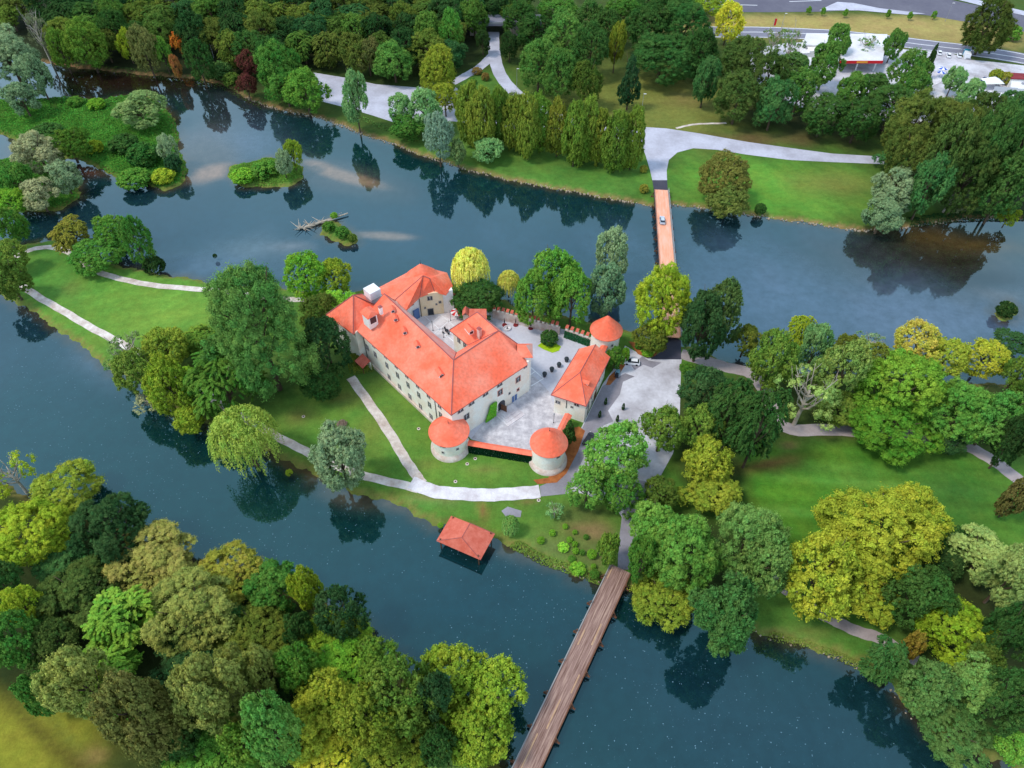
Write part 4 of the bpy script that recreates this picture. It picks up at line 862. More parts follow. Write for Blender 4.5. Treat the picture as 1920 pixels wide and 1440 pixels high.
# creeper on the front wall, clipped hedge at the porch
p0 = cp(.3, 12.6, 0); vc = empty('creeper', p0, math.atan2(-ea.y, -ea.x)+math.pi/2); tag(vc, 'bright green creeper climbing the castle front left of the arched door', 'climbing plant')
n = 2600; u = r2.random(n); hh = r2.random(n); x = (u-.5)*(3.6-1.6*hh)+(hh-.4)*1.2; P = np.stack([x, -.2-.35*r2.random(n), hh*5.4], 1); Nn = np.stack([r2.normal(0, .5, n), -np.ones(n), r2.normal(.5, .5, n)], 1)
leaf_patch(vc, 'foliage', P, Nn, .17, (104,168,40))
def hedge(pts, h, w_, col, label, name='hedge', cat='hedge', dens=22, size=.15):
    c = sum((Vector((p.x, p.y, 0)) for p in pts), Vector())/len(pts); e = empty(name, (c.x, c.y, 0)); tag(e, label, cat); P = []; Nn = []
    for i in range(len(pts)-1):
        a, b = pts[i]-c, pts[i+1]-c; d = (b-a); L = d.length; d.normalize(); nn = Vector((-d.y, d.x, 0)); m = int(L*(2*h+w_)*dens)
        for _ in range(m):
            t = r2.uniform(-.1, L+.1); k = r2.random()*(2*h+w_)
            if k < h: o, z, nv = -w_/2, k, -nn
            elif k < h+w_: o, z, nv = k-h-w_/2, h, Vector((0, 0, 1))
            else: o, z, nv = w_/2, k-h-w_, nn
            q = a+d*t+nn*o; P.append((q.x+r2.normal(0, .07), q.y+r2.normal(0, .07), z+r2.normal(0, .07))); Nn.append(tuple(nv+Vector(r2.normal(0, .5, 3))))
    leaf_patch(e, 'foliage', np.array(P), np.array(Nn), size, col)
    return e
hedge([G(657,676,0), G(664,699,0), G(700,692,0)], 1.7, 1.9, (112,122,36), 'clipped olive green hedge screening the porch at the end of the garden path')

# ------------------------------------------------------------------ boathouse
bc = [G(846,967,2.6), G(818,1014,2.6), G(901,1050,2.6), G(928,1001,2.6)]; m_ = sum(bc, Vector())/4
bh = empty('boathouse', (m_.x, m_.y, WZ)); tag(bh, 'open timber boathouse with worn red tiled roof standing in the river', 'boathouse'); O = Vector((m_.x, m_.y, 0)); bh.location = (m_.x, m_.y, 0)
b_ = [Vector(rel(tuple(p))) for p in bc]; ra = (b_[0]+b_[3])/2; rb = (b_[1]+b_[2])/2; ra.z = rb.z = 5.0; ra2 = ra.lerp(rb, .16); rb2 = ra.lerp(rb, .72)
V = b_+[ra2, rb2]; mb = MB(); mb.shell([tuple(v) for v in V], [(0, 1, 5, 4), (1, 2, 5), (2, 3, 4, 5), (3, 0, 4)], .15); rf = mb.build('roof', M['roof_old'], bh); ridge_caps(rf, [(V[4], V[5]), (V[5], V[1]), (V[5], V[2]), (V[4], V[3])], .08)
for i in range(4):
    j = (i+1) % 4; q = Vector((0, 0, 0)).lerp(b_[i], .86); mb = MB(); mb.box((q.x, q.y, .7), (.28, .28, 5.2)); mb.build('post', M['wood'], bh)
    qq = Vector((0, 0, 0)).lerp(b_[j], .86); mb = MB(); mb.tube((q.x, q.y, 2.4), (qq.x, qq.y, 2.4), .14, n=4); mb.build('beam', M['gray'] if i == 1 else M['wood'], bh)

# ------------------------------------------------------------------ bridges
def bridge(p, q, wd, z, mdeck, label, nbent, pw=.35, rail=True, name='wooden_bridge'):
    p, q = Vector((p[0], p[1], 0)), Vector((q[0], q[1], 0)); L = (q-p).length; rz = math.atan2((q-p).y, (q-p).x)-math.pi/2
    e = empty(name, (p.x, p.y, 0), rz); tag(e, label, 'bridge')
    mb = MB(); mb.box((0, L/2, z-.15), (wd, L, .3)); mb.build('deck', mdeck, e)
    mb = MB()
    for s in (-1, 0, 1): mb.box((s*(wd/2-.5), L/2, z-.55), (.35, L-.2, .5))
    mb.build('beam', M['wood'], e)
    for s in (-1, 1):
        mb = MB(); mb.box((s*(wd/2+.05), L/2, z+.14), (.22, L, .22)); mb.build('kerb_beam', M['wood'] if s < 0 else M['frame'], e)
        if rail:
            mb = MB(); mb.box((s*(wd/2+.22), L/2, z+.95), (.12, L, .12)); mb.box((s*(wd/2+.22), L/2, z+.55), (.08, L, .10)); mb.build('railing', M['gray'] if s > 0 else M['dark'], e)
    proto_b = None
    for k in range(nbent):
        y = L*(k+.5)/nbent
        if proto_b is None:
            mb = MB(); mb.box((0, 0, z-.95), (wd+2.2, .35, .35))
            for s in (-1, -.35, .35, 1): mb.tube((s*(wd/2+.35), 0, -4), (s*(wd/2+.1), 0, z-.9), .17, n=6)
            for s in (-1, 1): mb.tube((s*(wd/2+1.05), 0, z-1.0), (s*(wd/2+.25), 0, z+1.0), .09, n=5); mb.box((s*(wd/2+.25), 0, z+.55), (.16, .16, 1.1))
            proto_b = mb.build('trestle', M['wood'], e); o = proto_b
        else: o = proto_b.copy(); link(o, e)
        o.location = (0, y, 0)
    return e, L
nb, L = bridge((45.95, 145.9), (53.2, 221.2), 4.9, 1.0, M['deck_n'], 'wooden bridge with fresh orange deck boards and a silver car on it', 12)
d = Vector((2.70-23.73, 34.32-73.69)).normalized(); s0 = Vector((23.73, 73.69)); s1 = s0+d*62
sb, L = bridge(s0, s1, 4.6, 1.0, M['deck_s'], 'weathered grey brown timber bridge crossing the near channel', 9, rail=False)
mb = MB()
for (x, y, l) in ((-1.2, 16, 5), (1.3, 18, 3.5), (1.7, 2, 3), (-.2, 34, 6), (.9, 42, 7), (-1.5, 27, 4)):
    mb = MB(); mb.box((x, y, 1.03), (.28, l, .05)); mb.build('new_plank', M['new_board'], sb)

# ------------------------------------------------------------------ vehicles
def loft(mb, secs, m=0):
    """secs: cross-sections (x, halfwidth, z0, z1, topinset)"""
    vs = []
    for (x, hw, z0, z1, ti) in secs: vs += [(x, -hw, z0), (x, -hw*1.0, (z0+z1)/2), (x, -hw+ti, z1), (x, hw-ti, z1), (x, hw, (z0+z1)/2), (x, hw, z0)]
    n = len(secs); fs = []
    for i in range(n-1):
        for k in range(6): a = i*6+k; b = i*6+(k+1) % 6; fs.append((a, b, b+6, a+6))
    fs += [tuple(range(6))[::-1], tuple(range((n-1)*6, n*6))]; mb.add(vs, fs, m)
PAINT = {}
def paint(c):
    if c not in PAINT: PAINT[c] = mat('car_paint', C(*c), .25, spec=.6)
    return PAINT[c]
def car_proto(c, van=False):
    e = empty('parked_car', (0, 0, 0)); P = paint(c); mb = MB()
    loft(mb, [(-2.2, .72, .35, .72, .1), (-2.1, .85, .25, .92, .1), (-1.3, .88, .22, .98, .1), (0, .89, .22, .98, .08), (1.2, .88, .22, .92, .1), (2.0, .82, .25, .75, .14), (2.2, .68, .33, .62, .14)]); mb.build('body', P, e, smooth=False)
    mb = MB(); h = 1.85 if van else 1.45
    loft(mb, [(-1.95, .72, .93, .98, .1), (-1.55 if not van else -1.9, .74, .93, h-.04, .14), (0, .74, .93, h, .14), (.35, .74, .93, h-.03, .14), (1.15, .7, .88, .95, .1)]); mb.build('cabin', M['glass'], e)
    mb = MB(); mb.box((-.62, 0, h+.015), (1.75, 1.12, .05)); mb.build('roof_panel', P, e)
    for x in (-1.35, 1.35):
        for s in (-1, 1): mb = MB(); mb.tube((x, s*.72, .32), (x, s*.91, .32), .32, n=12); mb.build('wheel', M['dark'], e)
    for s in (-1, 1): mb = MB(); mb.box((2.12, s*.6, .62), (.14, .3, .14)); mb.build('headlight', M['white'], e)
    return e
def copy_tree(o, parent=None):
    c = o.copy(); link(c); 
    if parent is not None: c.parent = parent
    for ch in o.children: copy_tree(ch, c)
    return c
CARP = {}
def car(px, py, ang, c, label, z=.06, van=False, group=None, k=1.0):
    key = (c, van)
    if key not in CARP: CARP[key] = car_proto(c, van); e = CARP[key]
    else: e = copy_tree(CARP[key])
    q = G(px, py, z+.7); e.location = (q.x, q.y, z); e.rotation_euler = (0, 0, ang); e.scale = (k, k, k); tag(e, label, 'van' if van else 'car', group); return e
WHT, SIL, BLK, NAV, GRN = (236,236,240), (190,202,218), (26,26,34), (40,60,110), (150,170,160)
car(1242, 412, math.atan2(75.3, 7.25), SIL, 'silver car driving across the orange wooden bridge', 1.02)
car(1185, 678, R(180-8), WHT, 'white hatchback parked by the orange bed next to the tall cone tower')
car(1104, 822, R(60), BLK, 'black car half under the big tree by the gatehouse wall')
car(1105, 842, R(75), WHT, 'white car under the big tree behind the black car')
car(1142, 928, R(100), WHT, 'white car glimpsed through the big tree by the south road')
for x, y, l in ((1762, 98, 'white car parked first beside the dark cypress by the main road'), (1779, 103, 'white car between two other white cars by the main road'), (1799, 103, 'white estate car parked nearest the white and teal kiosk')): car(x, y, R(70), WHT, l, group='white cars parked along the main road')
car(1741, 163, R(250), BLK, 'black car beside the blue parasols at the filling station')
car(1846, 148, R(40), NAV, 'dark blue car parked by the two yellow green shrubs')
car(1790, 181, R(35), GRN, 'pale green and white car below the loose roadside tree')
car(1611, 195, R(85), WHT, 'white van seen in a gap between the roadside trees', van=True)
car(1546, 182, R(140), WHT, 'white car in the shade of the filling station trees')
for x, y, a, l in ((1712, 200, 20, 'white car in the cluster below the filling station, nearest the trees'), (1722, 212, 80, 'white car behind the brown tree crown at the car park corner'), (1733, 196, 50, 'white car by the open car park gap')): car(x, y, R(a), WHT, l, group='white cars clustered at the car park corner')

# ------------------------------------------------------------------ small things of the castle yard
def put(e, px, py, z=0.0): q = G(px, py, z); e.location = (q.x, q.y, z); return e
def dup(e, px, py, label=None, z=0.0):
    c = copy_tree(e); put(c, px, py, z)
    if label: c['label'] = label
    return c
pl = empty('round_planter', (0, 0, 0)); mb = MB(); mb.lathe((0, 0), [(.34, .03), (.45, .5), (.42, .52)], 12); mb.build('pot', M['dark'], pl)
mb = MB(); mb.lathe((0, 0), [(.1, .5), (.42, .62), (.58, .95), (.52, 1.25), (.3, 1.45), (.03, 1.52)], 14); mb.build('dome', mat('dark_dome', C(38,46,52), .6, tint2=C(58,68,74), nscale=2), pl, smooth=True)
PLG = 'dark round planters across the yard'; LP = ['dark round planter nearest the castle front', 'dark round planter, second from the castle front', 'dark round planter, second from the gatehouse roof', 'dark round planter nearest the gatehouse roof']
tag(pl, LP[0], 'planter', PLG); put(pl, 1021, 706); pl.scale = (1.15,)*3
for (x, y), l in zip(((1034.5, 696.5), (1048, 688), (1062, 678)), LP[1:]): dup(pl, x, y, l)
ps = empty('folded_parasol', (0, 0, 0)); tag(ps, 'folded parasol in dark red base, nearest the annex wall', 'parasol', 'folded parasols below the crenellated wall')
mb = MB(); mb.lathe((0, 0), [(.75, .04), (.7, .28), (.1, .32)], 14); mb.build('base', M['roof_dark'], ps); mb = MB(); mb.tube((0, 0, .1), (0, 0, 2.8), .05); mb.build('pole', M['dark'], ps); mb = MB(); mb.tube((0, 0, 1.2), (0, 0, 2.7), .2, .05, 8); mb.build('folded_canopy', M['dark'], ps)
put(ps, 946, 610)
dup(ps, 967, 610, 'folded parasol in dark red base, the middle one of three below the wall'); dup(ps, 995, 616, 'folded parasol in dark red base, closest to the round yard tree')
fo = empty('fountain_basin', (0, 0, 0)); tag(fo, 'small white round fountain basin below the crenellated wall', 'fountain'); mb = MB(); mb.lathe((0, 0), [(1.1, .03), (1.1, .5), (.9, .5), (.85, .2), (0.02, .2)], 20); mb.build('basin', M['slab'], fo); mb = MB(); mb.tube((0, 0, .1), (0, 0, .9), .2, .12, 8); mb.build('spout', M['dark'], fo); put(fo, 951, 617)
lm = empty('courtyard_lamp', (0, 0, 0)); tag(lm, 'dark courtyard lamp post in the middle of the paved north yard', 'lamp', 'lamp posts in the castle yard')
mb = MB(); mb.tube((0, 0, 0), (0, 0, 3.2), .06, n=6); mb.lathe((0, 0), [(.16, 0), (.12, .3), (.06, .4)], 8); mb.build('post', M['dark'], lm); mb = MB(); mb.lathe((0, 0), [(.06, 3.2), (.2, 3.4), (.22, 3.7), (.05, 3.9)], 8); mb.build('lantern', M['gray'], lm); put(lm, 812, 620)
for x, y, l in ((832, 633, 'courtyard lamp post beside the dark garden furniture'), (845, 601, 'courtyard lamp post next to the red and white parasol'), (1038, 793, 'courtyard lamp post by the covered walkway on the cobbles'), (952, 602, 'courtyard lamp post close to the wall by the fountain')): dup(lm, x, y, l)
um = empty('parasol', (0, 0, 0)); tag(um, 'open red and white striped parasol in the north yard', 'parasol'); mb = MB(); n = 10
for k in range(n):
    a, b = 2*math.pi*k/n, 2*math.pi*(k+1)/n; mb.add([(0, 0, 2.9), (1.8*math.cos(a), 1.8*math.sin(a), 2.3), (1.8*math.cos(b), 1.8*math.sin(b), 2.3)], [(0, 1, 2)], k % 2)
mb.build('canopy', [M['red'], M['white']], um); mb = MB(); mb.tube((0, 0, 0), (0, 0, 3.0), .05); mb.build('pole', M['gray'], um); mb = MB(); mb.box((0, 0, .75), (1.2, 1.2, .06)); mb.box((0, 0, .4), (.1, .1, .7)); mb.build('table', M['white'], um); put(um, 857, 596)
fs_ = empty('garden_seating', (0, 0, 0)); tag(fs_, 'cluster of dark garden chairs round a table in the north yard', 'garden furniture'); mb = MB(); mb.lathe((0, 0), [(.6, .70), (.6, .76), (.02, .77)], 12); mb.tube((0, 0, 0), (0, 0, .72), .06); mb.build('table', M['dark'], fs_)
for k in range(4):
    a = k*math.pi/2+.5; mb = MB(); mb.box((0, 0, .45), (.5, .5, .06)); mb.box((.24, 0, .75), (.06, .5, .6)); [mb.box((sx*.2, sy*.2, .22), (.05, .05, .44)) for sx in (-1, 1) for sy in (-1, 1)]; mb.build('chair', M['dark'], fs_, loc=(1.15*math.cos(a), 1.15*math.sin(a), 0), rz=a)
put(fs_, 838, 623)
cy = empty('potted_cypress', (0, 0, 0)); tag(cy, 'potted cypress by the gatehouse corner, lowest of the row', 'potted plant', 'potted cypresses in front of the gatehouse')
mb = MB(); mb.lathe((0, 0), [(.3, 0), (.42, .55), (.36, .55)], 10); mb.build('pot', M['dark'], cy)
r3 = np.random.default_rng(4); n = 420; u = r3.random(n); a = r3.random(n)*6.28; rr = .42*np.sqrt(np.clip(1-u, 0, 1))+.05; P = np.stack([rr*np.cos(a), rr*np.sin(a), .5+2.1*u], 1); Nn = np.stack([np.cos(a), np.sin(a), .5+0*a], 1); leaf_patch(cy, 'foliage', P, Nn, .12, (40,64,34)); put(cy, 1124, 782)
for x, y, l in ((1135, 758, 'potted cypress by the gatehouse door, next to the pavement edge'), (1168, 768, 'potted cypress standing alone out in the car park'), (1157, 790, 'potted cypress half behind the big tree by the car park')): dup(cy, x, y, l)
mk = empty('delivery_trike', (0, 0, 0)); tag(mk, 'small pale blue three-wheeled vehicle beside the orange bed', 'trike'); mb = MB(); mb.box((0, .5, .7), (1.3, 1.5, .9), top=(.85, .9)); mb.build('body', paint((120,160,180)), mk); mb = MB(); mb.box((0, -.9, .9), (1.1, .8, 1.3), top=(.7, .6)); mb.build('cab', M['glass'], mk)
for x, y in ((-.6, .9), (.6, .9), (0, -1.1)): mb = MB(); mb.tube((x-.08, y, .28), (x+.08, y, .28), .28, n=10); mb.build('wheel', M['dark'], mk)
put(mk, 1157, 703); mk.rotation_euler = (0, 0, -.3)
# lawn uplighters: a dark lens in a pale ring
ul = empty('lawn_uplighter', (0, 0, 0)); mb = MB(); mb.lathe((0, 0), [(.55, 0), (.55, .08), (.28, .1)], 16); mb.build('rim', M['plinth'], ul); mb = MB(); mb.lathe((0, 0), [(.28, .1), (.02, .11)], 12); mb.build('lens', M['dark'], ul)
UL = [(785,804,'lawn uplighter on the grass left of the squat round tower'),(569,781,'lawn uplighter near the bank between the willow and the garden path'),(854,903,'lawn uplighter beside the wide pale path below the ivy wall'),(876,870,'lawn uplighter just below the squat round tower'),(891,860,'reddish lawn uplighter at the foot of the ivy wall'),(1010,938,'lawn uplighter on the grass at the end of the pale path')]
for i, (x, y, l) in enumerate(UL):
    if i == 0: tag(ul, l, 'light', 'lawn uplighters round the castle'); put(ul, x, y); ul.scale = (.8, .8, 1)
    else: dup(ul, x, y, l)
# street lamps
sl = empty('street_lamp', (0, 0, 0)); tag(sl, 'tall grey street lamp at the road junction behind the poplar row', 'street lamp', 'street lamps'); mb = MB(); mb.tube((0, 0, 0), (0, 0, 8.6), .11, .06, 8); mb.build('pole', M['gray'], sl); mb = MB(); mb.box((.45, 0, 8.6), (1.1, .28, .14)); mb.build('lamp_head', M['white'], sl); put(sl, 1202, 214)
for x, y, l in ((1772, 40, 'tall grey street lamp between the main road and the highway'), (969, 166, 'grey street lamp on the verge where the lane leaves the wood'), (1292, 664, 'grey street lamp by the dark ramp at the bridge end'), (401, 108, 'grey street lamp by the parked cars north of the maroon tree'), (1463, 60, 'tall grey street lamp by the red flag')): dup(sl, x, y, l)
# filling station and the buildings by the main road
fs = empty('filling_station', G(1610, 110, 0)); tag(fs, 'filling station with wide white flat roof and red fascia behind the trees', 'filling station'); O = Vector(fs.location)
V = [rel(tuple(G(x, y, 5.6))) for x, y in ((1512, 62), (1664, 64), (1655, 114), (1572, 114), (1560, 86), (1505, 84))]
mb = MB(); mb.prism([(v[0], v[1]) for v in V], 4.9, 5.6); mb.build('canopy_roof', M['mroof'], fs)
a, b = rel(tuple(G(1574, 114, 5.6))), rel(tuple(G(1656, 114, 5.6)))
mb = MB(); mb.box(((a[0]+b[0])/2, a[1]-.12, 5.1), (b[0]-a[0], .2, 1.2)); mb.build('fascia', M['red'], fs)
mb = MB(); mb.box(((a[0]+b[0])/2+.5, a[1]-.25, 5.1), ((b[0]-a[0])*.25, .12, .7)); mb.build('fascia_panel', mat('orange_panel', C(240,170,60), .5), fs)
for t in (.08, .5, .92): mb = MB(); mb.box((a[0]+(b[0]-a[0])*t, a[1]+2.5, 2.4), (.5, .5, 5)); mb.build('column', M['white'], fs)
mb = MB(); mb.box(((a[0]+b[0])/2-4, a[1]+18, 2.4), (30, 12, 4.8)); mb.build('shop_wall', M['plaster'], fs)
def flat_building(pts, h, label, mt='mroof', name='flat_roofed_building', wm='plaster', extra=True):
    P = [G(x, y, h) for x, y in pts]; c = sum(P, Vector())/len(P); e = empty(name, (c.x, c.y, 0)); tag(e, label, 'building'); L_ = [(p.x-c.x, p.y-c.y) for p in P]
    mb = MB(); mb.prism(L_, -.3, h-.35); mb.build('wall', M[wm], e); mb = MB(); mb.prism([(x*1.04, y*1.04) for x, y in L_], h-.35, h); r_ = mb.build('roof', M[mt], e)
    if extra:
        mb = MB(); mb.box((L_[0][0]*.3, L_[0][1]*.3, h+.3), (1.6, 1.2, .7)); mb.box((L_[2][0]*.4, L_[2][1]*.4, h+.2), (1.0, 1.0, .5)); mb.build('roof_vent', M['gray'], r_)
    return e
flat_building([(1858,172),(1960,178),(1960,214),(1836,204)], 4.5, 'long white flat roofed building at the right edge by the car park')
flat_building([(1806,206),(1850,208),(1842,226),(1800,222)], 3.5, 'small pale flat roofed shed in front of the long white building')
flat_building([(1866,162),(1908,165),(1906,173),(1864,171)], 4.8, 'narrow building with ribbed grey roof behind the white one', 'gray', extra=False)
flat_building([(1892,136),(1960,140),(1960,150),(1898,147)], 4.0, 'building with dark red roof at the right edge above the shrubs', 'roof_dark', extra=False)
flat_building([(1898,152),(1960,155),(1960,168),(1896,165)], 3.6, 'white building behind the yellow green shrubs at the right edge')
flat_building([(1505,88),(1532,86),(1530,98),(1503,100)], 4.0, 'small white flat roofed block left of the filling station', name='flat_roofed_block')
flat_building([(1460,105),(1520,108),(1518,142),(1455,138)], 4.0, 'pale building seen through the bare trees left of the filling station')
# tent roof, kiosk, parasols, flag
tn = empty('white_tent', G(1855, 165, 0)); tag(tn, 'small white peaked tent roof beside the long white building', 'tent'); mb = MB(); mb.shell([(-4, -2.5, 3), (4, -2.5, 3), (4, 2.5, 3), (-4, 2.5, 3), (0, 0, 5)], [(0, 1, 4), (1, 2, 4), (2, 3, 4), (3, 0, 4)], .08); mb.build('canopy', M['white'], tn)
for x in (-3.8, 3.8):
    for y in (-2.3, 2.3): mb = MB(); mb.box((x, y, 1.5), (.12, .12, 3)); mb.build('post', M['gray'], tn)
kk = empty('kiosk', G(1811, 108, 0)); tag(kk, 'white and teal kiosk van parked under the big dark roadside tree', 'kiosk'); mb = MB(); mb.box((0, 0, 1.3), (2.4, 4.4, 2.2), -.3); mb.build('body', M['white'], kk); mb = MB(); mb.box((.7, 2.4, 1.4), (2.4, 1.3, 2.5), -.3); mb.build('front', paint((30,140,170)), kk); mb = MB(); mb.box((0, -2.3, .5), (2.0, .2, .6), -.3); mb.build('step', M['gray'], kk)
bp = empty('parasol', (0, 0, 0)); tag(bp, 'blue parasol on the car park by the pool, upper one', 'parasol', 'blue parasols by the curved kerb'); mb = MB()
for k in range(8):
    a, b = 2*math.pi*k/8, 2*math.pi*(k+1)/8; mb.add([(0, 0, 3.0), (2.0*math.cos(a), 2.0*math.sin(a), 2.4), (2.0*math.cos(b), 2.0*math.sin(b), 2.4)], [(0, 1, 2)], k % 2)
mb.build('canopy', [paint((30,80,190)), M['white']], bp); mb = MB(); mb.tube((0, 0, 0), (0, 0, 3), .06); mb.build('pole', M['gray'], bp); put(bp, 1764, 138); bp['label'] = 'blue and white parasol nearest the parked white cars'; dup(bp, 1760, 145, 'blue and white parasol in front of the dark cypress'); 
sheet('pavement', [(1746,150),(1756,133),(1772,130),(1776,142),(1766,154),(1748,162)], M['slab'], .15)
fl = empty('flagpole', G(1446, 64, 0)); tag(fl, 'flagpole with a red flag beside the main road', 'flagpole'); mb = MB(); mb.tube((0, 0, 0), (0, 0, 7.5), .08); mb.build('pole', M['gray'], fl); mb = MB(); mb.box((.55, 0, 5.6), (1.0, .05, 3.2)); mb.build('flag', M['red'], fl)
hb = empty('boundary_screen', G(1803, 186, 0)); tag(hb, 'short orange red screen beside the pale green car', 'screen'); mb = MB(); mb.box((0, 0, .9), (.3, 6, 1.6), -.5); mb.build('panel', paint((200,90,70)), hb); mb = MB(); mb.box((.1, .1, .8), (.2, .2, 1.8), -.5); mb.build('post', M['gray'], hb)
# driftwood pile on the gravel bar
dw = empty('driftwood', G(600, 416, WZ)); tag(dw, 'bleached fallen trunk with snapped branches stranded in the river', 'driftwood'); r4 = random.Random(4); O = Vector(dw.location)
a, b = Vector(G(572, 428, WZ))-O, Vector(G(653, 403, WZ))-O; mb = MB(); mb.tube((a.x, a.y, .3), (b.x, b.y, .7), .55, .22, 8); mb.build('trunk', M['bark_pale'], dw)
for i in range(44):
    t = r4.random()**1.6*.75-.12; p = a.lerp(b, t); an_ = r4.uniform(0, 6.28); Lb = r4.uniform(1.5, 4.5); mb = MB(); q = p+Vector((math.cos(an_)*Lb, math.sin(an_)*Lb, 0)); mb.tube((p.x, p.y, .4), (q.x, q.y, r4.uniform(.05, 2.0)), .2, .04, 5); mb.build('branch', M['bark_pale'], dw)
